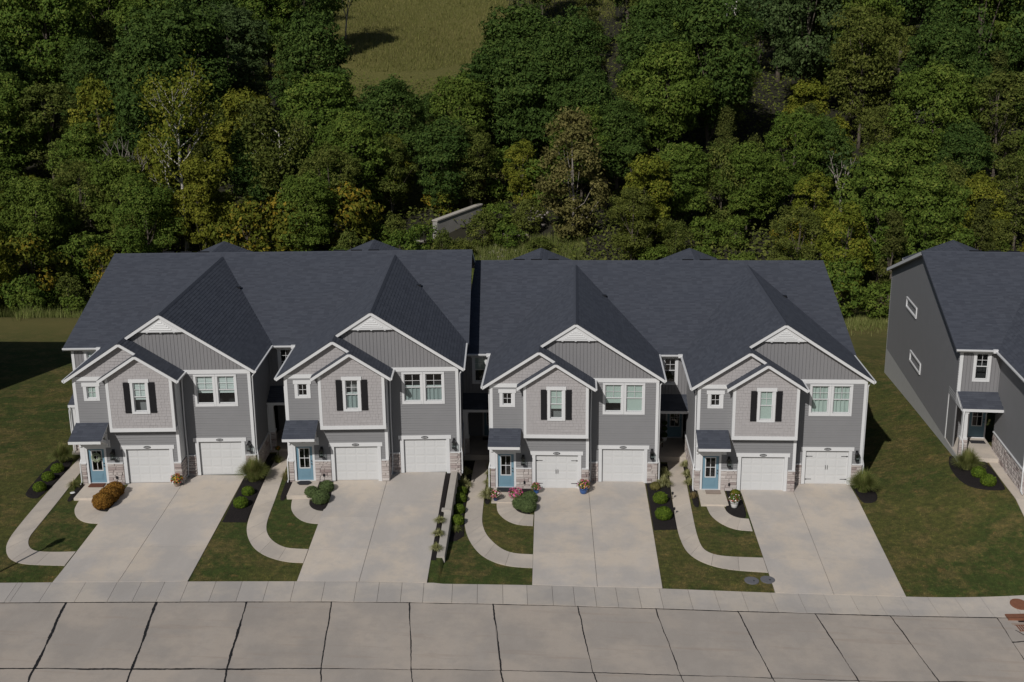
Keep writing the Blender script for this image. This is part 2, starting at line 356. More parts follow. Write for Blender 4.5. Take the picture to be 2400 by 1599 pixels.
def window(parent, loc, w, h, rz=0., head=.20, side=.15, sill=.14, grid=(2, 2), double=True, dress=None, ears=.06, key='w'):
    k = (key, w, h, head, side, sill, grid, double)
    def f(m):
        m.box(-w/2-side, -w/2, -.045, .03, -sill, h); m.box(w/2, w/2+side, -.045, .03, -sill, h)
        m.box(-w/2-side-ears, w/2+side+ears, -.06, .03, h, h+head); m.box(-w/2, w/2, -.055, .03, -sill, 0)
    win = part('window', 'trim_white', parent, f, k+('trim',), loc=loc, rz=rz)
    sashes = [(0, h/2+.02, .05), (h/2-.02, h, .025)] if double else [(0, h, .03)]
    fw = .045
    for i, (a, b, y) in enumerate(sashes):
        def fs(m, a=a, b=b, y=y):
            m.box(-w/2, -w/2+fw, y, y+.035, a, b); m.box(w/2-fw, w/2, y, y+.035, a, b)
            m.box(-w/2+fw, w/2-fw, y, y+.035, a, a+fw); m.box(-w/2+fw, w/2-fw, y, y+.035, b-fw, b)
        part('sash', 'trim_white', win, fs, k+('sash', i))
        part('pane', 'glass', win, lambda m: m.add([(-w/2+fw, y+.02, a+fw), (w/2-fw, y+.02, a+fw), (w/2-fw, y+.02, b-fw), (-w/2+fw, y+.02, b-fw)], [(0, 1, 2, 3)]), k+('pane', i))
        if grid and (i == len(sashes)-1):
            def fm(m, a=a, b=b, y=y):
                for c in range(1, grid[0]): x = -w/2+fw+(w-2*fw)*c/grid[0]; m.box(x-.011, x+.011, y+.006, y+.018, a+fw, b-fw)
                for c in range(1, grid[1]): z = a+fw+(b-a-2*fw)*c/grid[1]; m.box(-w/2+fw, w/2-fw, y+.004, y+.016, z-.011, z+.011)
            part('muntin', 'trim_white', win, fm, k+('mun', i))
    part('dark_backing', 'interior_shade', win, lambda m: m.add([(-w/2-.1, .75, -.2), (w/2+.1, .75, -.2), (w/2+.1, .75, h+.2), (-w/2-.1, .75, h+.2)], [(0, 1, 2, 3)]), k+('rev',))  # dark sheet behind the glass, painting the unlit room
    if dress:
        kind, lo, hi = dress; a, b = h*lo, h*hi
        if kind == 'blind':
            for i in range(int((b-a)/.085)):
                z = b-i*.085
                part('slat', 'blind', win, lambda m: m.add([(-w/2+.03, .095, -.040), (w/2-.03, .095, -.040), (w/2-.03, .125, .034), (-w/2+.03, .125, .034)], [(0, 1, 2, 3)]), k+('slat',)).location = (0, 0, z-.04)
        elif kind in ('curtain', 'sheer'):
            def fc(m):
                n = 40
                for i in range(n):
                    xa, xb = -w/2+.03+(w-.06)*i/n, -w/2+.03+(w-.06)*(i+1)/n; f_ = lambda q: .135+.03*math.sin(q*26)+.012*math.sin(q*57+1)
                    tp = (lambda q: b+.025*math.cos(q*40)) if kind == 'curtain' else (lambda q: b)
                    m.add([(xa, f_(xa), a), (xb, f_(xb), a), (xb, f_(xb), tp(xb)), (xa, f_(xa), tp(xa))], [(0, 1, 2, 3)])
            part('curtain', 'curtain' if kind == 'curtain' else 'shade_green', win, fc, k+(kind, lo, hi))
            if kind == 'curtain': part('valance', 'blind', win, lambda m: m.add([(-w/2+.03, .12, b-.02), (w/2-.03, .12, b-.02), (w/2-.03, .12, b+.06), (-w/2+.03, .12, b+.06)], [(0, 1, 2, 3)]), k+('val', hi))
        else:
            part('roller_shade', 'shade_green', win, lambda m: m.box(-w/2+.03, w/2-.03, .10, .11, a, b), k+('shade', lo, hi))
    return win
def entry_door(parent, loc, w=.92, h=2.04, key='door'):
    def f(m):
        x0, x1, z0, z1 = -.31, .31, .70, h-.10
        m.box(-w/2, x0, 0, .045, 0, h); m.box(x1, w/2, 0, .045, 0, h); m.box(x0, x1, 0, .045, 0, z0); m.box(x0, x1, 0, .045, z1, h)
        m.box(-.27, .27, -.012, 0, .17, .56)
        m.box(-.20, .20, -.022, -.012, .24, .49)
    d = part('door', 'door_blue', parent, f, key, loc=loc)
    def g_(m):
        x0, x1, z0, z1 = -.31, .31, .70, h-.10; t_ = .045
        m.box(x0, x0+t_, -.014, .03, z0, z1); m.box(x1-t_, x1, -.014, .03, z0, z1); m.box(x0+t_, x1-t_, -.014, .03, z0, z0+t_); m.box(x0+t_, x1-t_, -.014, .03, z1-t_, z1)
        zm = (z0+z1)/2; m.box(-.014, .014, -.010, .03, z0+t_, z1-t_); m.box(x0+t_, -.014, -.010, .03, zm-.014, zm+.014); m.box(.014, x1-t_, -.010, .03, zm-.014, zm+.014)
    part('lite_frame', 'trim_white', d, g_, key+'lf')
    for i, (a, b) in enumerate(((-.265, -.014), (.014, .265))):
        for j, (c, e) in enumerate(((.745, 1.306), (1.334, h-.145))):
            part('pane', 'glass', d, lambda m: m.add([(a, .02, c), (b, .02, c), (b, .02, e), (a, .02, e)], [(0, 1, 2, 3)]), key+f'p{i}{j}')
    def hd(m): m.lathe([(.03, 0), (.03, .02), (.012, .03), (.012, .05), (.028, .06), (.028, .085), (.01, .095)], 10)
    for z in (.98, 1.16):
        o = part('door_knob', 'metal_black', d, hd, 'knob', loc=(w/2-.07, 0, z)); o.rotation_euler[0] = math.pi/2
    part('dark_hall_sheet', 'interior_shade', d, lambda m: m.add([(-w/2, .6, 0), (w/2, .6, 0), (w/2, .6, h), (-w/2, .6, h)], [(0, 1, 2, 3)]), key+'hall')  # dark sheet behind the door panes, painting the unlit hall
    return d
def garage_door(parent, loc, w=2.46, h=2.05, hardware=False):
    d = part('garage_door', 'garage_white', parent, lambda m: m.box(-w/2, w/2, 0, .05, 0, h), ('gd', w, h), loc=loc)
    rows, cols = 4, 4; rh = h/rows; cw = (w-.12)/cols
    def pn(m):
        a, b = cw-.13, rh-.15
        m.add([(-a/2-.03, 0, -b/2-.03), (a/2+.03, 0, -b/2-.03), (a/2+.03, 0, b/2+.03), (-a/2-.03, 0, b/2+.03), (-a/2, -.007, -b/2), (a/2, -.007, -b/2), (a/2, -.007, b/2), (-a/2, -.007, b/2)],
              [(0, 1, 5, 4), (1, 2, 6, 5), (2, 3, 7, 6), (3, 0, 4, 7), (4, 5, 6, 7)])
    for r in range(rows):
        for c in range(cols): part('panel', 'garage_white', d, pn, ('gp', w, h), loc=(-w/2+.06+cw*(c+.5), -.001, rh*(r+.5)))
    def seams(m):
        for r in range(1, rows): m.box(-w/2+.01, w/2-.01, -.0025, .02, rh*r-.006, rh*r+.006)
    part('section_joint', 'soffit', d, seams, ('gs', w, h))
    if hardware:
        for sx in (-1, 1):
            for z in (rh*.55, rh*3.3): part('strap_hinge', 'metal_black', d, lambda m: (m.box(-.19, .19, -.02, 0, -.016, .016), m.box(sx*.13-.04, sx*.13+.04, -.024, -.02, -.03, .03)), ('sh', sx), loc=(sx*(w/2-.22), -.001, z))
            part('pull_handle', 'metal_black', d, lambda m: m.tube([(0, -.005, -.13), (0, -.05, -.10), (0, -.05, .10), (0, -.005, .13)], .014, 6), 'pull', loc=(sx*.055, 0, 1.02))
    return d
def lantern(parent, loc):
    l = part('lantern', 'metal_black', parent, lambda m: (m.box(-.05, .05, -.02, 0, -.14, .16), m.tube([(0, -.01, .12), (0, -.09, .17), (0, -.14, .12)], .012, 6),
        m.ext([(-.085, .05), (.085, .05), (.03, .13), (-.03, .13)], 'y', -.22, -.06), m.box(-.075, .075, -.215, -.065, -.20, -.18), *[m.box(a-.008, a+.008, b-.008, b+.008, -.18, .05) for a in (-.07, .07) for b in (-.21, -.07)]), 'lant', loc=loc); l.scale = (1.5, 1.5, 1.5)
    part('lamp_glass', 'glass', l, lambda m: m.box(-.062, .062, -.202, -.078, -.178, .048), 'lantg')
def plaque(parent, loc):
    def f(m):
        m.ext([(.20*math.cos(a)*(1 if abs(math.cos(a)) < .75 else 1.0), .075*math.sin(a)) for a in [2*math.pi*i/20 for i in range(20)]], 'y', -.02, 0)
    p = part('number_plaque', 'metal_black', parent, f, 'plq', loc=loc)
    def d(m):
        for i in range(4):
            x = -.115+i*.077; m.box(x-.024, x-.012, -.026, -.02, -.035, .035); m.box(x+.012, x+.024, -.026, -.02, -.035, .035); m.box(x-.012, x+.012, -.026, -.02, .024, .035); m.box(x-.012, x+.012, -.026, -.02, -.035, -.024)
    part('numeral', 'trim_white', p, d, 'plqn')
def downspout(parent, pts, key=None):
    part('downspout', 'trim_white', parent, lambda m: m.tube(pts, .042, 6), key)

def townhouse(name, loc, rz, label, hw=(0, 0), dress=('blind', .38, 1.), dress2=None, swin=None, left_end=False, right_end=False, near=True, seed=1):
    U = empty(name, loc, rz, label=label, cat='townhouse', group='grey townhouses along the street')
    XL = -2.30 if left_end else -2.13; XR = 9.59
    # --- lap siding, front block
    wins = [(.60, 1.36, 5.02, 5.90)]
    def f(m):
        hs = [(2.34, 5.22, -1, 2.24), (.36, 1.34, -1, 2.2)]+[(.60, 1.36, 5.05, 5.88)]
        lap(m, .15, 5.45, 1.24, 3.16, 0., hs); lap(m, .15, 1.90, 3.16, 6.12, 0., hs)
        lap(m, 5.60, 9.44, 1.24, 6.12, P2, [(6.15, 9.06, -1, 2.24), (6.46, 8.76, 4.2, 6.2)])
    part('lap_siding', 'lap_grey', U, f, 'lapF', 'stuff')
    def f(m):    # backing walls so nothing shows through, with the openings left free
        hs = [(2.56, 5.02, -1, 2.05), (.38, 1.32, -1, 2.12), (.66, 1.30, 5.0, 5.86)]
        for a, b, z0, z1 in ((0, 5.58, -.5, 2.05), (0, 5.58, 2.05, 2.12), (0, 5.58, 2.12, 5.0), (0, 5.58, 5.0, 5.86), (0, 5.58, 5.86, 6.2)):
            for p, q in sub(a, b, [(H[0], H[1]) for H in hs if H[2] < (z0+z1)/2 < H[3]]): m.box(p, q, .004, .10, z0, z1)
        hs = [(6.39, 8.85, -1, 2.05), (6.52, 7.49, 4.30, 6.0), (7.73, 8.70, 4.30, 6.0)]
        for z0, z1 in ((-.5, 2.05), (2.05, 4.30), (4.30, 6.0), (6.0, 6.2)):
            for p, q in sub(5.50, XR, [(H[0], H[1]) for H in hs if H[2] < (z0+z1)/2 < H[3]]): m.box(p, q, P2+.004, P2+.10, z0, z1)
        m.ext([(0.0, 6.2), (GX, GZ-.18), (5.6, 6.5), (5.6, 6.2)], 'y', .02, .10)
        m.ext([(-.1, 6.2), (AX, AZ-.18), (XR+.1, 6.2)], 'y', P2+.02, P2+.10)
        m.box(.012, .10, .10, 6.4, -.5, 6.25); m.box(XR-.10, XR-.012, P2+.10, 6.4, -.5, 6.25); m.box(5.50, 5.58, .10, P2, -.5, 6.2)
    part('wall', 'lap_grey', U, f, 'wallF')
    # gable shakes, bay shakes, board and batten
    lo = lambda z: GX-(GZ-.2-z)/S; hi = lambda z: GX+(GZ-.2-z)/S
    part('shake_siding', 'shake_grey', U, lambda m: (shakes(m, 0, 4.2, 6.32, GZ-.25, .02, (), lo, hi, seed=5),
        shakes(m, 2.06, 5.44, 3.40, 6.30, BY, [(3.35, 4.17, 4.28, 6.2)], seed=6), shakes(m, 2.06, 5.44, 6.30, BZ-.25, BY, (), lambda z: BX-(BZ-.2-z)/S, lambda z: BX+(BZ-.2-z)/S, seed=7)), 'shk', 'stuff')
    def f(m):
        x = 2.9
        while x < 9.5:
            zt = min(AZ-.2-S*abs(x+.1-AX), 8.75); zb = max(6.33, GZ+.02-S*(x+.1-GX) if x < 6. else 6.33)
            if zt > zb+.05:
                z2 = min(AZ-.2-S*abs(x-AX), 8.75); z3 = min(AZ-.2-S*abs(x+.2-AX), 8.75)
                m.ext([(x+.008, 6.3), (x+.192, 6.3), (x+.192, z3), (x+.008, z2)], 'y', P2-.014, P2+.02)
            x += .2
    part('vertical_siding', 'batten_grey', U, f, 'bnb', 'stuff')
    def f(m):    # bay box behind the shakes
        hs = (3.40, 4.12, 4.36, 6.12)
        for z0, z1 in ((3.2, 4.36), (4.36, 6.12), (6.12, 6.35)):
            for p, q in sub(1.95, 5.54, [(hs[0], hs[1])] if hs[2] < (z0+z1)/2 < hs[3] else []): m.box(p, q, BY+.004, BY+.08, z0, z1)
        m.box(1.95, 2.03, BY+.08, .004, 3.2, 6.35); m.box(5.46, 5.54, BY+.08, P2, 3.2, 6.35); m.box(2.03, 5.46, BY+.08, .004, 3.2, 3.3)
        m.ext([(1.95, 6.35), (BX, BZ-.2), (5.54, 6.35)], 'y', BY+.004, BY+.08)
    part('bay_wall', 'shake_grey', U, f, 'bayw')
    # --- white trim boards
    def f(m):
        m.box(-.02, .15, -.03, .02, 3.60, 6.34); m.box(-.02, 0, .02, .16, 1.30, 6.2)
        m.box(5.45, 5.62, -.03, .02, 1.24, 3.2); m.box(5.58, 5.62, .02, P2, 1.24, 6.2)
        m.box(0.15, 1.95, -.035, .02, 6.10, 6.33)
        m.box(1.91, 2.07, BY-.03, BY+.05, 3.42, 6.32); m.box(5.42, 5.58, BY-.03, BY+.05, 3.42, 6.32); m.box(1.91, 5.58, BY-.035, BY+.05, 3.20, 3.42)
        m.box(1.91, 1.95, BY+.05, 0, 3.2, 6.3); m.box(5.54, 5.58, BY+.05, P2, 3.2, 3.42)
        m.box(9.44, 9.61, P2-.03, P2+.02, 1.24, 6.10); m.box(9.59, 9.61, P2+.02, P2+.16, 1.24, 6.1)
        m.box(5.62, 9.61, P2-.04, P2+.02, 6.10, 6.34)
        for a, b, y in ((2.29, 5.27, 0.), (6.12, 9.10, P2)):
            m.box(a-.02, b+.02, y-.055, y+.02, 2.05, 2.28); m.box(a+.08, a+.27, y-.04, y+.16, 0 if near else -.1, 2.05); m.box(b-.27, b-.08, y-.04, y+.16, -.1, 2.05)
            m.box(a+.27, b-.27, y+.02, y+.16, 2.05, 2.12)
        m.box(.26, .38, -.04, .12, 0, 2.17); m.box(1.32, 1.44, -.04, .12, 0, 2.17); m.box(.38, 1.32, -.04, .12, 2.08, 2.17); m.box(.38, 1.32, -.06, .10, -.06, .03)
        m.box(-.02, .26, -.05, .02, 1.26, 2.75); m.box(.26, 1.72, -.045, .02, 2.17, 2.62)
        for a, b, y in ((1.44, 2.34, 0.), (5.22, 5.62, 0.), (5.58, 6.16, P2), (9.05, 9.62, P2), (-.02, .26, 0.)): m.box(a, b, y-.10, y+.01, 1.20, 1.26)
        m.box(-.11, 0, 0, 6.3, 1.20, 1.26); m.box(XR, XR+.11, P2, 6.3, 1.20, 1.26)
    part('trim', 'trim_white', U, f, 'trim')
    # --- vent gable with louvres and brackets
    def f(m):
        zb = 8.60; w = (AZ-.19-zb)/S
        m.ext([(AX-w, zb), (AX+w, zb), (AX, AZ-.19)], 'y', P2-.20, P2-.02); w2 = w-.30; m.ext([(AX-w2, zb+.0), (AX+w2, zb+.0), (AX+w2-.12, zb+.10), (AX-w2+.12, zb+.10)], 'y', P2-.225, P2-.20)
    vg = part('vent_gable', 'trim_white', U, f, 'vent')
    for i in range(5):
        zz = 8.74+i*.10; w = (AZ-.30-zz)/S*.80-.10
        if w > .05: part('louvre', 'garage_white', vg, lambda m: m.add([(-w, -.245, -.01), (w, -.245, -.01), (w-.06, -.205, .08), (-w+.06, -.205, .08), (-w, -.205, -.01), (w, -.205, -.01)], [(0, 1, 2, 3), (4, 5, 1, 0)]), ('lv', i), loc=(AX, P2, zz))
    for x in (AX-.75, AX, AX+.75): part('bracket', 'trim_white', vg, lambda m: m.box(-.05, .05, -.20, 0, -.05, .0), 'brk', loc=(x, P2, 8.598))
    # --- roofs
    c_ = math.hypot(1, S); yv = lambda x: 6.04+(AZ-S*abs(AX-x)-6.28)/.315+.35
    def f(m):
        # big gable, left slope: u = y, v = distance up the slope from the eave
        P = lambda u, v: (-.38+v/c_, u, AZ-S*(AX+.38)+S*v/c_)
        vt = (AX+.38)*c_; vg_ = (GX+.38)*c_
        courses(m, P, (-S, 0, 1), 0, vg_, .19, lambda v: -OH, lambda v: yv(-.38+v/c_)); courses(m, P, (-S, 0, 1), vg_, vt, .19, lambda v: P2-OH, lambda v: yv(-.38+v/c_))
        Q = lambda u, v: (9.89-v/c_, -u, AZ-S*(9.89-AX)+S*v/c_)
        courses(m, Q, (S, 0, 1), 0, (9.89-AX)*c_, .19, lambda v: -yv(9.89-v/c_), lambda v: -(P2-OH))
        # left gable right slope and the bay's right slope, one plane
        Q = lambda u, v: (5.93-v/c_, -u, GZ-S*(5.93-GX)+S*v/c_); vb = (5.93-BX)*c_
        courses(m, Q, (S, 0, 1), 0, vb, .19, lambda v: -P2, lambda v: -(BY-OH)); courses(m, Q, (S, 0, 1), vb, (5.93-GX)*c_, .19, lambda v: -P2, lambda v: OH)
        P = lambda u, v: (1.55+v/c_, u, BZ-S*(BX-1.55)+S*v/c_)
        courses(m, P, (-S, 0, 1), 0, (BX-1.55)*c_, .19, lambda v: BY-OH, lambda v: .02)
        for x, z, y0, y1 in ((AX, AZ, P2-OH, 16.4), (GX, GZ, -OH, P2-OH), (BX, BZ, BY-OH, -.25)): m.ext([(x-.14, z-.075), (x, z+.025), (x+.14, z-.075)], 'y', y0, y1)   # ridge caps
    rf = part('gable_roof', 'shingle', U, f, 'roofF')
    def f(m):     # deck and soffit just below the shingles
        d = .16
        m.ext([(-.36, AZ-S*(AX+.36)-.01), (AX, AZ-.01), (9.87, AZ-S*(9.87-AX)-.01), (9.87, AZ-S*(9.87-AX)-d), (AX, AZ-d-.02), (-.36, AZ-S*(AX+.36)-d)], 'y', P2-OH+.045, 6.4)
        m.ext([(-.36, AZ-S*(AX+.36)-.01), (GX, GZ-.01), (5.9, GZ-S*(5.9-GX)-.01), (5.9, GZ-S*(5.9-GX)-d), (GX, GZ-d-.02), (-.36, AZ-S*(AX+.36)-d)], 'y', -OH+.045, P2-OH+.04)
        m.ext([(1.58, BZ-S*(BX-1.58)-.01), (BX, BZ-.01), (5.9, BZ-S*(5.9-BX)-.01), (5.9, BZ-S*(5.9-BX)-d), (BX, BZ-d-.02), (1.58, BZ-S*(BX-1.58)-d)], 'y', BY-OH+.045, 0.)
    part('soffit', 'soffit', U, f, 'soff')
    def f(m):
        rake(m, -.40, AZ-S*(AX+.40), GX, GZ, -OH); rake(m, GX, GZ, 3.80, GZ-S*(3.80-GX), -OH)
        rake(m, 2.86, AZ-S*(AX-2.86), AX, AZ, P2-OH); rake(m, AX, AZ, 9.91, AZ-S*(9.91-AX), P2-OH)
        rake(m, 1.54, BZ-S*(BX-1.54), BX, BZ, BY-OH); rake(m, BX, BZ, 5.95, BZ-S*(5.95-BX), BY-OH)
    part('rake_board', 'trim_white', U, f, 'rake')
    def gut(m, x, z, y0, y1, s): m.ext([(x, z+.02), (x+s*.12, z+.02), (x+s*.12, z-.05), (x+s*.06, z-.11), (x, z-.11)], 'y', y0, y1)
    zl, zr, zb = AZ-S*(AX+.40), AZ-S*(9.91-AX), GZ-S*(5.95-GX)
    part('gutter', 'trim_white', U, lambda m: gut(m, -.38, zl-.04, -OH, 6.0, -1), 'gu1'); part('gutter', 'trim_white', U, lambda m: gut(m, 9.89, zr-.04, P2-OH, 6.0, 1), 'gu2')
    part('gutter', 'trim_white', U, lambda m: gut(m, 5.93, zb-.04, BY-OH, P2-.02, 1), 'gu3')
    downspout(U, [(5.98, P2-.2, zb-.12), (5.76, P2-.09, zb-.5), (5.72, P2-.09, 3.4), (5.74, P2-.12, 1.5), (5.74, P2-.17, .9), (5.70, P2-.20, .12), (5.66, P2-.45, .06)], 'ds1')
    downspout(U, [(9.95, P2+.35, zr-.12), (9.68, P2+.12, zr-.45), (9.66, P2+.10, 1.5), (9.72, P2+.05, 1.15), (9.72, P2+.05, .1), (9.72, P2-.25, .04)], 'ds2')
    downspout(U, [(-.08, .30, 5.9), (-.06, .30, 3.0), (-.06, .22, 1.5), (-.12, .05, 1.2), (-.12, .02, .1), (-.12, -.25, .04)], 'ds3')
    # --- main roof across the back
    x0, x1 = (XL-.36 if left_end else XL), (XR+.50 if right_end else 9.58)
    k = ('main', left_end, right_end)
    def f(m):
        c2 = math.hypot(1, .315); L = 11.14*c2
        courses(m, lambda u, v: (u, 6.04+v/c2, 6.28+.315*v/c2), (0, -.315, 1), 0, L, .19, lambda v: x0, lambda v: x1)
        courses(m, lambda u, v: (-u, 28.32-v/c2, 6.28+.315*v/c2), (0, .315, 1), 0, L, .6, lambda v: -x1, lambda v: -x0)
        m.ext([(17.0, 9.70), (17.18, 9.82), (17.36, 9.70)], 'x', x0, x1)
        # rear cross gable, its ridge level
        xc, zc, yb = 2.11, 8.36, 28.9; s2 = .40; c3 = math.hypot(1, s2)
        courses(m, lambda u, v: (xc-3.6+v/c3, u, zc-s2*3.6+s2*v/c3), (-s2, 0, 1), 0, 3.6*c3, .19, lambda v: 21.6, lambda v: yb); courses(m, lambda u, v: (xc+3.6-v/c3, -u, zc-s2*3.6+s2*v/c3), (s2, 0, 1), 0, 3.6*c3, .19, lambda v: -yb, lambda v: -21.6)
    mr = part('main_roof', 'shingle', U, f, k)
    part('soffit', 'soffit', U, lambda m: (m.ext([(6.08, 6.26), (17.18, 9.75), (28.3, 6.26), (28.3, 6.10), (17.18, 9.58), (6.08, 6.10)], 'x', x0+.045, x1-.045),
        m.ext([(-1.5, 6.9), (2.11, 8.33), (5.7, 6.9), (5.7, 6.75), (2.11, 8.15), (-1.5, 6.75)], 'y', 22, 28.85)), k+('s',))
    for e, x in ((left_end, x0), (right_end, x1-.04)):
        if e:
            part('rake_board', 'shingle', U, lambda m: m.ext([(6.0, 6.25), (17.18, 9.77), (17.18, 9.62), (6.0, 6.10)], 'x', x, x+.04), ('rkf', x)); part('rake_board', 'trim_white', U, lambda m: m.ext([(17.18, 9.77), (28.36, 6.25), (28.36, 6.03), (17.18, 9.54)], 'x', x, x+.04), ('rkb', x))
    part('roof_vent', 'metal_black', mr, lambda m: (m.box(-.12, .12, -.12, .14, -.05, .16), m.box(-.15, .15, -.16, .16, .16, .20)), 'rvent', loc=(6.72, 12.4, zmain(12.4)+.02))
    for i, x in enumerate((.9, 2.1, 3.3)): part('ridge_vent', 'shutter_black', mr, lambda m: m.box(-.38, .38, -.06, .06, -.02, .05), 'rdv', loc=(x, 17.7, 9.74))
    # --- recessed side entry
    xl = XL+.02
    def f(m):
        x = XL
        while x < -.02:
            b = min(x+.2, 0.)
            for p, q, zz in sub_w(x+.006, b-.006): m.box(p, q, 6.386, 6.43, zz[0], zz[1])
            x += .2
    def sub_w(a, b):
        out = []
        for z0, z1, hole in ((3.4, 4.35, False), (4.35, 6.0, True), (6.0, 6.3, False)):
            for p, q in sub(a, b, [(-1.42, -.70)] if hole else []): out.append((p, q, (z0, z1)))
        return out
    part('recess_siding', 'batten_grey', U, f, ('rec', left_end), 'stuff')
    def f(m):
        lap(m, XL, .0, 0., 3.0, 8.2, [(-1.02, -.04, -.1, 2.3)]); m.box(XL, -1.02, 8.21, 8.3, -.5, 3.1); m.box(-1.02, 0, 8.21, 8.3, 2.3, 3.1); m.box(-.04, 0, 8.21, 8.3, 0, 2.3)
        m.box(XL, .01, 5.0, 8.3, 3.0, 3.06)
    part('porch_wall', 'lap_grey', U, f, ('pw', left_end))
    part('porch_trim', 'trim_white', U, lambda m: (m.box(-1.10, -1.0, 8.16, 8.22, .15, 2.3), m.box(-.08, .0, 8.16, 8.22, .15, 2.3), m.box(-1.10, 0, 8.16, 8.22, 2.22, 2.34), m.box(-1.02, -.06, 8.10, 8.2, .12, .20)), 'ptrim')
    entry_door(U, (-.54, 8.17, .19), key='door')
    window(U, (-1.06, 6.40, 4.40), .68, 1.55, dress=swin, key='rw')
    part('porch_slab', 'walk_concrete', U, lambda m: (m.box(XL, -.002, 4.72, 8.2, -.35, .15)), ('psl', left_end))
    c4 = math.hypot(1.5, .57); ny = .57/c4
    pr = part('porch_roof', 'shingle', U, lambda m: courses(m, lambda u, v: (u, 4.88+v*1.5/c4, 3.07+v*.57/c4), (0, -ny, 1), 0, c4+.1, .19, lambda v: XL-.0, lambda v: -.005), ('proof', left_end))
    part('fascia', 'trim_white', pr, lambda m: (m.box(XL, -.005, 4.86, 4.92, 2.90, 3.06), m.ext([(4.9, 3.04), (6.38, 3.60), (6.38, 3.44), (4.9, 2.92)], 'x', XL+.003, -.008)), ('pf', left_end))
    part('fascia', 'trim_white', mr, lambda m: (m.ext([(5.92, 6.29), (6.05, 6.29), (6.05, 6.15), (5.98, 6.15), (5.92, 6.22)], 'x', x0, -.36), m.box(-.62, -.36, 5.90, 6.06, 6.12, 6.33)), ('mf', left_end))
    cp = part('porch_column', 'trim_white', U, lambda m: (m.ext([(XL+.05, 1.20), (XL+.41, 1.20), (XL+.36, 2.9), (XL+.10, 2.9)], 'y', 4.97, 5.25), m.box(XL+.02, XL+.44, 4.93, 5.29, 1.16, 1.30), m.box(XL+.05, XL+.41, 4.95, 5.28, 2.75, 2.9)), ('pc', left_end))
    part('pier', 'mortar', cp, lambda m: m.box(XL+.03, XL+.43, 4.95, 5.27, -.1, 1.16), ('pp', left_end)); stones(cp, XL+.0, XL+.46, .0, 1.16, 4.95, seed+70)
    downspout(U, [(XL+.12, 4.84, 2.95), (XL+.08, 4.80, 2.7), (XL+.08, 4.80, 1.3), (XL+.16, 4.72, 1.05), (XL+.16, 4.70, .1)], ('dsp', left_end))
    # --- side walls of the front block (lap above a stone wainscot)
    def f(m):
        n = 32
        for i in range(n):
            a = 1.26+i*.15; b = a+.15
            m.add([(-.036, .16, a), (-.002, .16, b), (-.002, 6.4, b), (-.036, 6.4, a), (0, .16, a), (0, 6.4, a)], [(0, 3, 2, 1), (4, 5, 3, 0)])
            m.add([(XR+.036, P2+.16, a), (XR+.002, P2+.16, b), (XR+.002, 6.4, b), (XR+.036, 6.4, a), (XR, P2+.16, a), (XR, 6.4, a)], [(0, 1, 2, 3), (5, 4, 0, 3)])
    part('side_siding', 'lap_grey', U, f, 'sideL', 'stuff')
    if near:
        part('mortar_bed', 'mortar', U, lambda m: m.box(-.02, .002, .12, 6.35, -.3, 1.2), 'mort2'); part('mortar_bed', 'mortar', U, lambda m: m.box(XR-.002, XR+.02, P2+.02, 6.35, -.3, 1.2), 'mort3')
        if seed >= 400: stones(U, 0, 6.35, -.25, 1.2, -.015, seed+50, -math.pi/2, (0, 6.35), 1.25)
        if seed <= 200: stones(U, 0, 5.1, -.25, 1.2, -.015, seed+51, math.pi/2, (XR, P2), 1.25)
    # --- front stonework
    for i, (a, b, y) in enumerate(((.0, .26, 0), (1.44, 2.36, 0), (5.20, 5.58, 0), (5.60, 6.19, P2), (9.02, 9.59, P2))): part('mortar_bed', 'mortar', U, lambda m: m.box(a, b, y-.025, y+.003, -.1, 1.2), ('mort', i))
    for i, (a, b, y) in enumerate(((-.03, .26, -.02), (1.44, 2.36, -.02), (5.20, 5.63, -.02), (5.62, 6.19, P2-.02), (9.02, 9.63, P2-.02))): stones(U, a, b, -.04, 1.2, y, seed+i)
    stones(U, 0, P2, -.04, 1.2, 0., seed+9, math.pi/2, (5.60, 0))
    # --- doors, windows, lights
    garage_door(U, (3.79, .11, -.03), hardware=hw[0]); garage_door(U, (7.62, P2+.11, -.03), hardware=hw[1])
    entry_door(U, (.85, .06, .035), key='door')
    window(U, (.98, 0., 5.08), .52, .70, grid=(2, 2), double=False, head=.22, side=.18, sill=.14, key='sw', dress=('roller', 0, 1) if dress[0] == 'blind' else None)
    window(U, (3.76, BY-.012, 4.40), .70, 1.68, dress=dress, key='bw')
    for i, x in enumerate((7.005, 8.215)): window(U, (x, P2-.01, 4.34), .95, 1.62, dress=(dress2 or (dress, dress))[i], head=.10, side=.125, sill=.17, ears=0., key='dw')
    for sx in (-1, 1):
        sh = part('shutter', 'shutter_black', U, lambda m: (m.box(-.17, .17, -.035, 0, 0, 1.78)), 'shut', loc=(3.76+sx*.70, BY-.02, 4.32))
        for i, z in enumerate((.10, .86, 1.62)): part('rail', 'shutter_black', sh, lambda m: m.box(-.17, .17, -.055, -.035, -.05, .05), 'shr', loc=(0, 0, z))
        for i in range(4): part('slat', 'shutter_black', sh, lambda m: m.box(-.038, .038, -.043, -.034, .02, 1.76), 'shs', loc=(-.126+.084*i, 0, 0))
    lantern(U, (1.86, -.03, 1.82)); lantern(U, (9.28, P2-.03, 1.84))
    plaque(U, (3.78, -.06, 2.165)); plaque(U, (7.61, P2-.06, 2.165)); plaque(U, (.85, -.047, 2.42))
    part('hose_box', 'metal_black', U, lambda m: m.box(-.05, .05, -.14, -.09, -.08, .08), 'hose', loc=(1.92, 0, .38))
    # --- little roof over the front door
    c5 = math.hypot(1.55, .58)
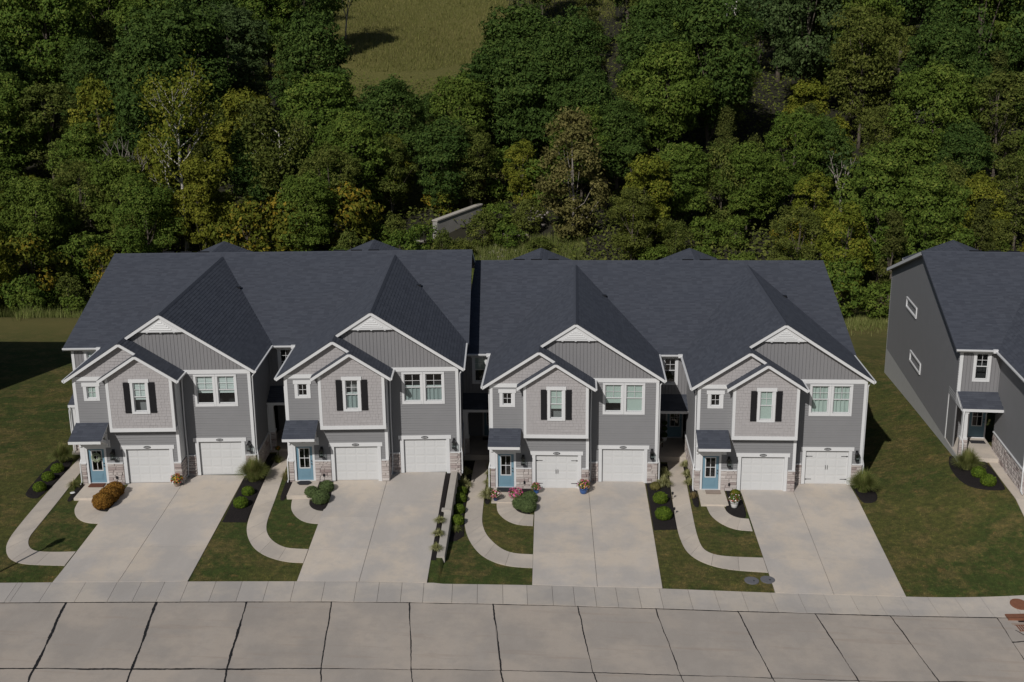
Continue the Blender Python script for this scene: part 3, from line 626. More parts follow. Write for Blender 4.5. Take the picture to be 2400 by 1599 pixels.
    dr = part('door_roof', 'shingle', U, lambda m: courses(m, lambda u, v: (u, -1.55+v*1.55/c5, 3.08+v*.58/c5), (0, -.58/c5, 1), 0, c5, .19, lambda v: -.06, lambda v: 1.76), 'droof')
    part('fascia', 'trim_white', dr, lambda m: (m.box(-.04, 1.74, -1.57, -1.53, 2.93, 3.085), m.ext([(-1.53, 3.06), (0, 3.64), (0, 3.56), (-1.53, 2.98)], 'x', -.04, 1.74)), 'dfas')
    for x in (.06, 1.56):
        part('bracket', 'trim_white', dr, lambda m: (m.box(-.06, .06, -.14, -.02, 2.25, 3.5), m.ext([(-.02, 2.40), (-.14, 2.40), (-1.2, 2.95), (-1.2, 3.06), (-1.02, 3.06), (-.02, 2.55)], 'x', -.05, .05), m.box(-.05, .05, -1.4, -.02, 2.98, 3.06),
            m.add([(.0, -.1, 3.06), (.0, -1.35, 3.08), (0, -.1, 3.5)], [(0, 1, 2)])), 'dbr', loc=(x, 0, 0))
    # --- body behind: ends, rear, foundation
    def f(m):
        m.box(XL+.02, XR-.02, 27.9, 28.0, -5, 6.2)
        if left_end: m.ext([(6.4, -.0), (28, -.0), (28, 6.12), (17.18, 9.55), (6.4, 6.2)], 'x', XL+.002, XL+.08)
        else: m.ext([(6.5, 6.0), (28, 6.0), (17.18, 9.4)], 'x', XL, XL+.05)
        if right_end: m.ext([(6.4, -.0), (28, -.0), (28, 6.12), (17.18, 9.55), (6.4, 6.2)], 'x', XR-.08, XR-.002)
        m.ext([(-1.3, 6.2), (5.5, 6.2), (5.5, 6.95), (2.11, 8.2), (-1.3, 6.95)], 'y', 28.0, 28.1)
    part('rear_wall', 'lap_grey', U, f, ('rear', left_end, right_end))
    for e, x, s in ((left_end, XL, -1), (right_end, XR, 1)):
        if not e: continue
        def f(m):
            n = int((9.5-.1)/.15)
            for i in range(n):
                a = .1+i*.15; b = a+.15
                ya = 6.4 if a < 6.2 else 17.18-(9.55-a)/.315; yb = 28. if a < 6.1 else 17.18+(9.55-a)/.315
                if a < 2.95 and s < 0: ya = 8.25
                if yb-ya > .05: m.add([(x+s*.036, ya, a), (x+s*.002, ya, b), (x+s*.002, yb, b), (x+s*.036, yb, a), (x, ya, a), (x, yb, a)], [(0, 3, 2, 1), (4, 5, 3, 0)] if s < 0 else [(0, 1, 2, 3), (5, 4, 0, 3)])
        part('end_siding', 'lap_grey', U, f, ('ends', s), 'stuff')
        part('foundation', 'foundation', U, lambda m: m.box(min(x, x+s*.03)-.02*0, max(x, x+s*.03), 4.75, 28.02, -6, .1), ('fnd', s))
        part('corner_board', 'trim_white', U, lambda m: (m.box(min(x, x+s*.025), max(x, x+s*.025), 6.40, 6.56, 3.0, 6.15), m.box(min(x, x-s*.16), max(x, x-s*.16)+0., 6.36, 6.40, 3.6, 6.15), m.box(min(x, x+s*.025), max(x, x+s*.025), 27.9, 28.04, .1, 6.1)), ('cb', s))
        if s < 0:
            part('porch_gable', 'trim_white', U, lambda m: (m.ext([(4.95, 2.92), (6.40, 3.46), (8.25, 3.46), (8.25, 2.9), (5.05, 2.9)], 'x', x-.02, x+.02), m.box(x-.03, x+.02, 8.12, 8.27, .1, 2.92)), 'pgb')
            for yy, zz in ((20.2, 4.95), (17.7, 1.75)):
                w_ = window(U, (x-.055, yy, zz), 3.2, .56, rz=-math.pi/2, head=.10, side=.10, sill=.10, ears=0., grid=(5, 2), double=False, key='endw')
                part('dark_room_sheet', 'interior_shade', w_, lambda m: m.box(-1.58, 1.58, .052, .060, .02, .54), 'endd')  # dark panel right behind the glass paints the room's shade
    if not near: return U
    # front stoop
    st = part('stoop', 'walk_concrete', U, lambda m: (m.box(.14, 1.66, -2.15, -.03, -.5, .02)), 'stoop')
    return U

U1 = townhouse('townhouse', (-22.985, -2.4147, .9904), .0591, 'grey townhouse at the left end of the row with a wreath on its blue door', dress=('blind', .36, 1.), left_end=True, swin=('blind', 0, 1), seed=100)
O2 = Vector((-22.985, -2.4147, .9904))+Matrix.Rotation(.0591, 3, 'Z') @ Vector((11.71, 0, 0))
U2 = townhouse('townhouse', O2, .0591, 'second grey townhouse from the left with scalloped half curtains in its upper windows', dress=('curtain', 0, .52), right_end=True, seed=200)
U3 = townhouse('townhouse', (0, 0, 0), 0., 'third grey townhouse from the left with strap hinges on its left garage door', hw=(1, 0), dress=('roller', .32, 1.), dress2=(('roller', .30, 1.), ('roller', 0, 1.)), swin=('roller', .45, 1), seed=300)
U4 = townhouse('townhouse', (11.71, 0, 0), 0., 'fourth grey townhouse from the left with strap hinges on its right garage door', hw=(0, 1), dress=('roller', .0, 1.), dress2=(('sheer', .0, 1.), ('sheer', 0, 1.)), right_end=True, seed=400)
U5 = townhouse('townhouse', (29.0, -3.0, 1.25), math.radians(-4), 'grey townhouse at the right edge showing its tall blank side wall', dress=('roller', .3, 1.), left_end=True, seed=500)

# ------------------------------------------------------------------ ground, road, flatwork
def lerp_line(pts, x):
    xs = [p[0] for p in pts]; ys = [p[1] for p in pts]; return np.interp(x, xs, ys)
SWB = [(-60, -18.5), (-22.45, -13.96), (-13.7, -12.97), (-8.59, -12.44), (-2.31, -12.07), (2.75, -11.74), (9.08, -11.52), (14.47, -11.5), (20.74, -11.33), (23.19, -11.24), (26.4, -11.02), (60, -8.5)]
SWF = [(-60, -20.3), (-21.59, -15.79), (-13.44, -14.94), (-6.76, -14.26), (-2.23, -13.93), (1.88, -13.7), (7.99, -13.48), (14.59, -13.29), (21.17, -13.05), (24.87, -12.80), (60, -10.3)]
RM = [(-60, -26.), (-19.02, -21.23), (-13.66, -20.83), (-9.73, -20.47), (-5.81, -20.03), (-2.06, -19.78), (1.8, -19.51), (5.56, -19.31), (9.28, -19.23), (13.15, -19.08), (16.74, -18.99), (24, -18.5), (60, -15.5)]
def smooth_line(pts):
    xs = np.linspace(-60, 60, 481); ys = lerp_line(pts, xs); k = np.hanning(33); k /= k.sum()
    yp = np.concatenate([ys[0]+(ys[1]-ys[0])*np.arange(-16, 0), ys, ys[-1]+(ys[-1]-ys[-2])*np.arange(1, 17)])
    return list(zip(xs, np.convolve(yp, k, 'valid')))
SWB, SWF, RM = smooth_line(SWB), smooth_line(SWF), smooth_line(RM)
def scr(x, y, z):
    d = Vector((x, y, z))-Vector((4.7257, -64.1788, 26.889)); c, s = math.cos(YAW), math.sin(YAW)
    X = c*d.x+s*d.y; Yy = -s*d.x+c*d.y; dep = math.cos(PIT)*Yy-math.sin(PIT)*d.z; up = math.sin(PIT)*Yy+math.cos(PIT)*d.z
    return .5+2800*X/dep/2400, .5-2800*up/dep/1599
MB_X = [.306, .316, .330, .365, .415, .455, .485, .512, .526]; MB_Y = [-.1, .03, .085, .105, .105, .095, .07, .03, -.1]
def meadow(x, y, h=0.):      # open hillside field seen through the gap in the wood
    sx, sy = scr(x, y, g(x, y)+h)
    return y > 105 and .306 < sx < .526 and sy < float(np.interp(sx, MB_X, MB_Y))
gx = np.unique(np.concatenate([np.linspace(-330, -60, 28), np.arange(-60, 60.01, .75), np.linspace(60, 330, 28), np.arange(-2.6, -1.4, .06)]))
gy = np.unique(np.concatenate([np.linspace(-70, -30, 6), np.arange(-30, 12.01, .6), np.arange(12, 90, 2.), np.arange(90, 300, 6.), np.linspace(300, 900, 16)]))
XX, YY = np.meshgrid(gx, gy); ZZ = G(XX, YY)
onroad = YY < lerp_line(SWB, XX)+.3
ZZ = np.where(onroad, ZZ-.10, ZZ)
V = np.stack([XX.ravel(), YY.ravel(), ZZ.ravel()], 1); nx, ny = len(gx), len(gy)
i0 = (np.arange(ny-1)[:, None]*nx+np.arange(nx-1)[None, :]).ravel(); F = np.stack([i0, i0+1, i0+1+nx, i0+nx], 1)
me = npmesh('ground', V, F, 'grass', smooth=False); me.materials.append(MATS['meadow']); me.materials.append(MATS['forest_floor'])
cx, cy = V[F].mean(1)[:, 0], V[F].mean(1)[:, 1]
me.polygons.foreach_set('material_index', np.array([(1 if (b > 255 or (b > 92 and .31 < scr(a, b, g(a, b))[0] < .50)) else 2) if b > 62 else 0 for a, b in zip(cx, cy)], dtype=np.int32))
tag(obj('ground', me), kind='structure')

def slab_mesh(name, corners, mat, off=.03, gap=.010, n=4, m=4, th=.12):
    """a slab over four ground corners (a,b,c,d), following the ground"""
    a, b, c, d = [np.array(p, float) for p in corners]
    L1 = np.linalg.norm(b-a)+1e-6; L2 = np.linalg.norm(d-a)+1e-6
    us = np.linspace(gap/L1, 1-gap/L1, n+1); vs = np.linspace(gap/L2, 1-gap/L2, m+1); V = []
    for v in vs:
        for u in us:
            p = (a*(1-u)+b*u)*(1-v)+(d*(1-u)+c*u)*v; V.append((p[0], p[1], g(*p)+off))
    mb = MB(); w = n+1; fs = [(j*w+i, j*w+i+1, (j+1)*w+i+1, (j+1)*w+i) for j in range(m) for i in range(n)]
    rim = [i for i in range(w)]+[j*w+n for j in range(1, m+1)]+[m*w+i for i in range(n-1, -1, -1)]+[j*w for j in range(m-1, 0, -1)]
    k = len(V); V += [(V[i][0], V[i][1], V[i][2]-th) for i in rim]; r = len(rim)
    fs += [(rim[i], k+i, k+(i+1) % r, rim[(i+1) % r]) for i in range(r)]
    mb.add(V, fs); return mb.mesh(name, mat)
def sheet(name, pts_l, pts_r, mat, off, parent=None):
    """ribbon on the ground between two polylines with equal point counts"""
    mb = MB(); n = len(pts_l); vs = [(p[0], p[1], g(*p)+off) for p in pts_l]+[(p[0], p[1], g(*p)+off) for p in pts_r]
    mb.add(vs, [(i, i+n, i+n+1, i+1) for i in range(n-1)]); return obj(name, mb.mesh(name, mat), parent)
POLYS = []      # hard or planted areas where no lawn grows
# road slabs in two lanes, joints as in the street
road = empty('road', kind='structure')
RJ = [(-46, -44.8), (-42.1, -40.9), (-38.2, -37.0), (-34.3, -33.1), (-30.4, -29.2), (-26.6, -25.4), (-22.65, -21.5), (-18.62, -17.61), (-14.53, -13.62), (-10.43, -9.71), (-6.53, -5.81), (-2.89, -2.06), (1.0, 1.7), (4.97, 5.6), (8.6, 9.28), (12.43, 13.15), (16.03, 16.74), (19.51, 20.18), (24.52, 24.45), (28.4, 28.6), (32.4, 32.8), (36.4, 36.9), (40.4, 41.0), (44.4, 45.1), (48.4, 49.2), (52.4, 53.3)]
def pF(x): return (x, float(lerp_line(SWF, x)))
def pM(x): return (x, float(lerp_line(RM, x)))
def pN(x): return (x+1.2, float(lerp_line(RM, x))-6.)
for i in range(len(RJ)-1):
    (a, b), (c, d) = RJ[i], RJ[i+1]
    obj('slab', slab_mesh('slab', (pM(b), pM(d), pF(c), pF(a)), 'road_concrete', .0, .008, 6, 6), road)
    obj('slab', slab_mesh('slab', (pN(b), pN(d), pM(d), pM(b)), 'road_concrete', .0, .008, 6, 4), road)
sheet('road_base', [(x, float(lerp_line(SWF, x))) for x in np.arange(-58, 58, 1.)], [(x, float(lerp_line(SWF, x))-30) for x in np.arange(-58, 58, 1.)], 'road_concrete', -.05, road)
# tar over the joints: wobbling strips of uneven width
def tar(pts, w, seed, off=.006, jit=.05):
    r = random.Random(seed); P = [np.array(p, float) for p in pts]; L, Rr = [], []
    d = P[1]-P[0]; ln = np.linalg.norm(d); d /= ln; nrm = np.array((-d[1], d[0])); n = max(8, int(ln/.09)); wob = 0; wv = 1.; tgt = 1.
    for i in range(n+1):
        wob = .93*wob+r.uniform(-jit, jit)*.22
        if i % 9 == 0: tgt = r.choice((.35, .6, .9, 1.1, 1.3))
        wv += (tgt-wv)*.16; c = P[0]+d*ln*i/n+nrm*wob; ww = w*wv*r.uniform(.86, 1.14)/2
        L.append(c+nrm*ww); Rr.append(c-nrm*ww*r.uniform(.8, 1.1))
    sheet('tar_seam', L, Rr, 'tar', off, road)
for i, (a, b) in enumerate(RJ):
    w = .11 if a < -10 else (.06 if a < 2 else .048)
    tar((pF(a), pM(b)), w, 60+i); tar((pM(b), pN(b)), w*.9, 90+i)
for i in range(len(RJ)-1):
    a, c = RJ[i][0], RJ[i+1][0]; tar(((a, pF(a)[1]-.045), (c, pF(c)[1]-.045)),   .065 if a < 8 else .075, 130+i, jit=.02)
    b, d = RJ[i][1], RJ[i+1][1]; tar((pM(b), pM(d)), .11 if b < -6 else .05, 160+i)
tar(((24.45, -15.1), (26.9, -14.6)), .09, 300); tar(((25.0, -13.95), (25.5, -15.0)), .05, 301)
# sidewalk
walk = empty('sidewalk', kind='structure')
SJ = []
for x in np.arange(-50.4, -21.2, 1.45): SJ.append(x)
SJ += [-21.15, -19.84, -18.25, -16.78, -15.65, -14.56, -13.47, -12.16, -10.92, -9.69, -8.43, -7.0, -5.49, -4.42, -3.33, -2.29, -.93, .26, 1.47, 2.62, 3.83, 4.85, 5.86, 6.89, 7.96, 8.99, 10.37, 11.64, 12.95, 14.34, 15.67, 16.89, 18.18, 19.41, 20.59, 21.9, 23.2, 24.45, 25.8, 27.2]+[28.6+1.35*i for i in range(20)]
def pB(x):
    xf, yf = pF(x); k = 1.85; sl = (float(lerp_line(SWF, x+.5))-float(lerp_line(SWF, x-.5))); xb = xf-sl*k-.02*k
    return (xb, float(lerp_line(SWB, xb)))
for a, b in zip(SJ[:-1], SJ[1:]):
    o = obj('slab', slab_mesh('slab', (pF(a), pF(b), pB(b), pB(a)), 'side_concrete', .02, .008, 3, 3), walk)
sheet('joint_bed', [pF(x) for x in np.arange(-50, 54.1, 1.)], [pB(x) for x in np.arange(-50, 54.1, 1.)], 'soil', -.02, walk)
POLYS.append([pF(x) for x in np.arange(-50, 54.1, 1.)]+[pB(x) for x in np.arange(54, -50.1, -1.)])
# driveways: two lanes of panels
DW = [((-20.49, -1.9), (-20.03, -13.68), (-17.43, -1.9), (-16.98, -13.36), (-14.13, -.9), (-13.73, -12.97)), ((-8.87, -1.1), (-8.56, -12.46), (-5.85, -1.1), (-5.58, -12.25), (-2.61, -.1), (-2.3, -12.07)),
      ((2.53, .15), (2.76, -11.74), (5.61, .15), (5.92, -11.65), (8.91, 1.2), (9.07, -11.52)), ((14.29, .15), (14.47, -11.5), (17.30, .15), (17.29, -11.43), (20.72, 1.2), (20.74, -11.34))]
def tw(u, p):         # townhouse local -> world
    q = u.matrix_basis @ Vector((p[0], p[1], 0)); return (q.x, q.y)
DW.append(tuple(q for x in (2.55, 5.61, 8.91) for q in (tw(U5, (x, .15 if x < 8 else 1.2)), (tw(U5, (x, 0))[0]-.55, float(lerp_line(SWB, tw(U5, (x, 0))[0]-.55))))))
for k, (lt, lb, ct, cb, rt, rb) in enumerate(DW):
    dv = empty('driveway', kind='structure'); lt, lb, ct, cb, rt, rb = [np.array(p, float) for p in (lt, lb, ct, cb, rt, rb)]
    cuts = [0, .30, .70, 1.] if k in (0,) else ([0, .31, .42, .72, 1.] if k == 1 else [0, .29, .71, 1.])
    ct2 = ct+(ct-cb)*((rt[1]-ct[1])/(ct[1]-cb[1])); lt = np.array((lt[0], ct[1]))
    for s, (A, B, C_, D_) in enumerate(((lt, ct, lb, cb), (ct2, rt, cb, rb))):
        cc = cuts if not (k == 1 and s == 1) else [0, .33, .72, 1.]
        for a, b in zip(cc[:-1], cc[1:]): obj('slab', slab_mesh('slab', (A+(C_-A)*b, B+(D_-B)*b, B+(D_-B)*a, A+(C_-A)*a), 'drive_concrete', .035, .010, 5, 6), dv)
    POLYS.append([lt, ct, rt, rb, cb, lb])
    sheet('joint_bed', [lt+(lb-lt)*t_ for t_ in np.linspace(0, 1, 12)], [rt+(rb-rt)*t_ for t_ in np.linspace(0, 1, 12)], 'soil', .010, dv)
# curved walks
def resample(pts, n):
    P = np.array(pts, float); d = np.r_[0, np.cumsum(np.linalg.norm(np.diff(P, axis=0), axis=1))]; t_ = np.linspace(0, d[-1], n)
    return np.stack([np.interp(t_, d, P[:, 0]), np.interp(t_, d, P[:, 1])], 1)
def pair(Lp, Rp, n):      # match the two edges station by station
    a = resample(Lp, n); P = np.array(Rp, float); d = np.r_[0, np.cumsum(np.linalg.norm(np.diff(P, axis=0), axis=1))]
    return a, resample(Rp, n)
def smooth(pts, it=3):
    P = np.array(pts, float)
    for _ in range(it):
        Q = [P[0]]
        for i in range(len(P)-1): Q += [P[i]*.75+P[i+1]*.25, P[i]*.25+P[i+1]*.75]
        Q.append(P[-1]); P = np.array(Q)
    return P
def ribbon(name, Lp, Rp, nslab, mat='walk_concrete', off=.030):
    w = empty(name, kind='structure'); n = nslab*6+1; a, b = pair(smooth(Lp), smooth(Rp), n)
    for i in range(nslab):
        la, rb = a[i*6:i*6+7].copy(), b[i*6:i*6+7].copy()
        for e, s in ((0, 1), (6, 5)): la[e] += (la[s]-la[e])*.03; rb[e] += (rb[s]-rb[e])*.03
        mb = MB(); V = [(p[0]*(1-t_)+q[0]*t_, p[1]*(1-t_)+q[1]*t_) for p, q in zip(la, rb) for t_ in (0, .33, .67, 1)]
        vs = [(x, y, g(x, y)+off) for x, y in V]; fs = [(j*4+i_, j*4+i_+1, j*4+i_+5, j*4+i_+4) for j in range(6) for i_ in range(3)]
        rim = [0, 1, 2, 3]+[j*4+3 for j in range(1, 7)]+[26, 25, 24]+[j*4 for j in range(5, 0, -1)]; kk = len(vs); vs += [(vs[q][0], vs[q][1], vs[q][2]-.1) for q in rim]; r_ = len(rim)
        fs += [(rim[q], kk+q, kk+(q+1) % r_, rim[(q+1) % r_]) for q in range(r_)]
        mb.add(vs, fs); me = mb.mesh('slab', mat); obj('slab', me, w)
    sheet('joint_bed', list(a), list(b), 'soil', .012, w); POLYS.append(list(a)+list(b[::-1]))
ribbon('walkway', [(-24.9, 2.2), (-24.88, 1.23), (-24.6, -4.37), (-24.27, -8.37), (-24.06, -9.69), (-23.78, -10.52), (-23.31, -11.31), (-22.76, -11.8), (-22.1, -12.01), (-21.27, -12.01), (-20.15, -11.97)],
       [(-23.95, 2.2), (-24.0, 0), (-23.55, -4.41), (-23.29, -8.0), (-23.2, -9.18), (-22.85, -10.02), (-22.46, -10.48), (-22.06, -10.65), (-21.28, -10.65), (-20.19, -10.5)], 12)
ribbon('walkway', [(-13.2, 2.95), (-13.02, 1.5), (-12.7, -4.3), (-12.48, -6.84), (-12.15, -8.1), (-11.55, -9.28), (-11.0, -9.9), (-10.37, -10.36), (-9.46, -10.71), (-8.62, -10.71)],
       [(-12.25, 2.95), (-12.15, 1.5), (-11.68, -3.63), (-11.52, -6.21), (-11.34, -7.35), (-10.94, -8.29), (-10.39, -8.93), (-9.85, -9.29), (-9.38, -9.35), (-8.66, -9.36)], 12)
ribbon('walkway', [(-1.32, 4.72), (-1.26, .19), (-1.25, -1.9), (-1.18, -4.33), (-1.08, -5.32), (-.83, -6.58), (-.43, -7.78), (.07, -8.78), (.7, -9.45), (1.36, -9.81), (2.0, -9.94), (2.73, -9.96)],
       [(-.46, 4.72), (-.37, .54), (-.3, -2.22), (-.23, -4.28), (-.14, -5.1), (.11, -6.21), (.55, -7.19), (1.06, -7.97), (1.47, -8.31), (1.93, -8.47), (2.70, -8.48)], 12)
ribbon('walkway', [(10.48, 4.72), (10.4, 1.5), (10.31, -1.53), (10.29, -4.77), (10.36, -6.37), (10.58, -7.71), (11.12, -8.6), (11.89, -9.16), (12.77, -9.42), (14.43, -9.52)],
       [(11.38, 4.72), (11.33, 1.5), (11.28, -2.09), (11.26, -5.44), (11.37, -6.99), (11.6, -7.56), (12.07, -7.91), (12.87, -8.02), (14.41, -8.02)], 12)
ribbon('walkway', [(28.75, 2.25), (28.5, -1.5), (28.36, -5.2), (28.3, -8.)], [(29.68, 2.25), (29.55, -1.5), (29.35, -5.2), (29.3, -8.)], 7)
def tw(u, p):         # townhouse local -> world
    q = u.matrix_basis @ Vector((p[0], p[1], 0)); return (q.x, q.y)
for u in (U1, U2, U3, U4):
    ribbon('front_path', [tw(u, p) for p in ((.44, -2.15), (.47, -2.6), (.55, -3.3), (.85, -4.05), (1.30, -4.66), (1.82, -5.0), (2.58, -5.07))], [tw(u, p) for p in ((1.41, -2.15), (1.42, -2.4), (1.47, -2.85), (1.68, -3.28), (1.98, -3.54), (2.25, -3.62), (2.57, -3.65))], 5)
    POLYS.append([tw(u, p) for p in ((.1, 0), (1.75, 0), (1.75, -1.55), (1.6, -2.2), (.1, -2.2))]); POLYS.append([tw(u, p) for p in ((-2.5, 28.2), (-2.5, 4.6), (0, 4.6), (0, -.05), (5.7, -.05), (5.7, 1), (9.7, 1), (9.7, 28.2))])
POLYS.append([tw(U5, p) for p in ((-2.45, 28.2), (-2.45, 4.6), (0, 4.6), (0, 0), (9, 0), (9, 28))])
# mulch beds: closed outlines with a slightly raised surface
def bed(pts, sq=False):
    P = smooth(pts+[pts[0]], 2)[:-1] if not sq else np.concatenate([np.linspace(a, b, 5)[:-1] for a, b in zip(np.array(pts, float), np.roll(np.array(pts, float), -1, 0))]); c = P.mean(0); mb = MB(); n = len(P); rings = [(1., .012), (.93, .05), (.6, .07), (0.02, .075)]
    vs = [(c[0]+(p[0]-c[0])*k, c[1]+(p[1]-c[1])*k, g(c[0]+(p[0]-c[0])*k, c[1]+(p[1]-c[1])*k)+h) for k, h in rings for p in P]
    mb.add(vs, [(r*n+i, r*n+(i+1) % n, (r+1)*n+(i+1) % n, (r+1)*n+i) for r in range(3) for i in range(n)]+[tuple(range(3*n, 4*n))])
    POLYS.append(list(P)); return tag(obj('mulch_bed', mb.mesh('mulch_bed', 'mulch')), kind='structure')
bed([(-25.9, -3.2), (-25.75, -4.0), (-25.16, -4.45), (-24.66, -4.3), (-24.9, 1.6), (-26.3, 1.9), (-26.2, -.6)])
bed([(-14.12, -1.1), (-13.84, -6.75), (-12.52, -6.7), (-12.70, -4.3), (-13.05, 2.6), (-13.55, 2.6)], True)
bed([(-2.6, -.2), (-2.58, -2), (-2.36, -9.95), (-2.10, -9.95), (-2.3, -2), (-2.3, -.2)], True)
bed([(-1.95, 4.5), (-1.95, -.2), (-1.74, -7.3), (-1.35, -7.15), (-1.0, -6.55), (-1.22, -4.3), (-1.30, -1.9), (-1.34, 4.5)], True)
bed([(8.97, 1.0), (9.03, -5.25), (10.30, -5.1), (10.29, -1.5), (10.44, 4.4), (9.72, 4.4), (9.70, 1.0)], True)
bed([(20.8, 1.0), (20.78, -1.45), (21.3, -1.55), (21.8, -1.15), (22.0, -.1), (21.7, 1.2)])
bed([(26.9, 3.1), (26.45, 1.74), (26.4, -.78), (27.0, -2.05), (28.3, -2.5), (28.45, -1.5), (28.7, 2.3), (27.9, 3.0)])
bed([(29.72, 2.2), (29.60, -1.5), (29.40, -5.0), (29.9, -5.0), (29.95, 2.2)])
for u in (U1, U2, U3, U4):
    bed([tw(u, p) for p in ((-.36, 4.5), (-.28, -1.0), (-.26, -2.30), (.10, -2.30), (.10, -.05), (-.02, 4.5))])
    bed([tw(u, p) for p in ((1.75, -.05), (1.74, -1.6), (1.45, -2.25), (1.47, -2.85), (1.68, -3.26), (2.0, -3.50), (2.56, -3.62), (2.53, -.05))])
# retaining wall beside the second driveway
def f(m):
    n = 24; xs = lambda y: (-2.28-.019*(y+.3), -1.92-.0235*(y+.3)); L = []
    for i in range(n+1):
        y = -.25-9.45*i/n; a, b = xs(y); a += .0; zt = g(a-.12, y)+.045+(.10 if y > -5 else .02); zb = g(b+.15, y)-.5
        L.append(((a, y, zt), (b, y, zt), (b+.02, y, zb), (a, y, zb)))
    for i in range(n):
        p, q = L[i], L[i+1]; m.add(list(p)+list(q), [(0, 1, 5, 4), (1, 2, 6, 5), (3, 0, 4, 7)])
    m.add(list(L[0]), [(0, 1, 2, 3)]); m.add(list(L[-1]), [(3, 2, 1, 0)])
wl = part('retaining_wall', 'wall_concrete', None, f); tag(wl, 'long low concrete retaining wall beside the second driveway', 'wall')
part('cap_end', 'wall_concrete', wl, lambda m: m.box(-2.34, -1.88, -5.05, -4.75, .55, g(-2.5, -4.9)+.16))
POLYS.append([(-2.35, 0), (-1.9, 0), (-1.66, -9.8), (-2.1, -9.8)])

# ------------------------------------------------------------------ foliage builders (numpy)
def cards(C, N, size, rng, ratio=1.5, jitter=.55):
    """leaf-shaped four-point cards at points C facing roughly along N"""
    n = len(C); N = N+rng.normal(0, jitter, (n, 3)); N /= np.linalg.norm(N, axis=1)[:, None]+1e-9
    A = rng.normal(0, 1, (n, 3)); A -= (A*N).sum(1)[:, None]*N; A /= np.linalg.norm(A, axis=1)[:, None]+1e-9; B = np.cross(N, A)
    s = (size*(.55+1.1*rng.random(n)**1.6))[:, None]; l = s*ratio
    V = np.stack([C-A*l*.5, C+B*s*.42-A*l*.08, C+A*l*.5, C-B*s*.42-A*l*.08], 1).reshape(-1, 3)
    return V, np.arange(4*n).reshape(n, 4)
def sph(n, rng):
    d = rng.normal(0, 1, (n, 3)); return d/np.linalg.norm(d, axis=1)[:, None]
def crown_mesh(name, mat, H, Rr, h0, lobes, leaf, per, rng, shape='round', lobe=(.26, .42), flat=1., shell=(.80, 1.05)):
    zc = (H+h0)/2; rz = (H-h0)/2; Cs, Ns, Ls, Bs = [], [], [], []
    for k in range(lobes):
        u = 1-2*(k+.5)/lobes; ph = k*2.39996+rng.uniform(-.6, .6); rr = rng.uniform(.40, .86)
        w = math.sqrt(1-u*u)
        if shape == 'cone': w = (1-(u+1)/2)*1.05+.08
        elif shape == 'oval': w = math.sqrt(max(0, 1-u*u))*(.85 if u > 0 else 1.)
        elif shape == 'spread': w = math.sqrt(1-u*u)*(1.1 if u > 0 else .8)
        c = np.array((Rr*rr*w*math.cos(ph), Rr*rr*w*math.sin(ph), zc+rz*u*.82+rng.uniform(-.05, .05)*H)); r = Rr*rng.uniform(*lobe)*(.75 if shape == 'cone' else 1.)
        n = int(per*rng.uniform(.75, 1.25)*(r/(.34*Rr))**2); d = sph(n, rng); out = c-np.array((0, 0, zc)); out /= np.linalg.norm(out)+1e-6
        keep = (d @ out > -.5) & (d[:, 2] > -.8); d = d[keep]
        bump_ = 1+.26*np.sin(d[:, 0]*5+k)*np.sin(d[:, 1]*6+2*k)+.20*np.sin(d[:, 2]*7+k)
        p = c+d*np.array((1, 1, flat*.80))*(r*bump_*rng.uniform(shell[0], shell[1], len(d)))[:, None]
        Cs.append(p); Ns.append(d*.9+np.array((0, 0, .30))); Ls.append(c); Bs.append(np.full(len(d), rng.uniform(-.2, .2)))
    Cc, Nn = np.concatenate(Cs), np.concatenate(Ns); V, F = cards(Cc, Nn, leaf, rng)
    rnd = np.clip(rng.random(len(F))+np.concatenate(Bs), 0, 1); return npmesh(name, V, F, mat, rnd), Ls
def trunk_mesh(name, mat, H, r0, Ls, rng, top=.78, lean=.03):
    m = MB(); n = 7; pts = [(lean*H*(i/n)**2+rng.uniform(-.02, .02)*H*.3, rng.uniform(-.02, .02)*H*.3, H*top*i/n-.6*(i == 0)) for i in range(n+1)]
    m.tube(pts, [r0*(1-.75*i/n)*(1.35 if i == 0 else 1) for i in range(n+1)], 7)
    for c in list(Ls)[::max(1, len(Ls)//11)]:
        k = max(1, min(n-1, int(n*(c[2]*.62)/(H*top)))); a = Vector(pts[k]); b = Vector(c); md = (a+b)/2+Vector((0, 0, -.05*H)); rr = r0*(1-.75*k/n)*.5
        m.tube([a, md, b], [rr, rr*.7, rr*.3], 5, cap=False)
    return m.mesh(name, mat, True)
PROTO = {}
def proto(key, mat, H, Rr, h0, lobes, leaf, per, seed, bark='bark', r0=.24, **kw):
    rng = np.random.default_rng(seed); c, L = crown_mesh('crown', mat, H, Rr, h0, lobes, leaf, per, rng, **kw); PROTO[key] = (c, trunk_mesh('trunk', bark, H, r0, L, rng))
B = dict(lobe=(.24, .42), shell=(.84, 1.04), flat=1.12)
for i in range(3): proto(('maple', i), 'leaf_dark', 20+1.5*i, 6.6+.3*i, 4.4, 34, .27, 1500, 10+i, r0=.34, shape='oval', **B)
for i in range(3): proto(('broadleaf', i), 'leaf_mid', 19+1.5*i, 6.6+.3*i, 4.0, 32, .28, 1500, 20+i, r0=.32, **B)
for i in range(2): proto(('ash', i), 'leaf_blue', 20+i, 6.0, 4.6, 34, .24, 1500, 30+i, r0=.32, shape='oval', **B)
for i in range(2): proto(('tulip_tree', i), 'leaf_yellow', 15.5+i, 4.7, 1.6, 26, .25, 1000, 40+i, shape='oval', **B)
for i in range(2): proto(('locust', i), 'leaf_olive', 18+i, 5.8, 3.6, 40, .22, 760, 50+i, shape='spread', lobe=(.20, .36), flat=.8)
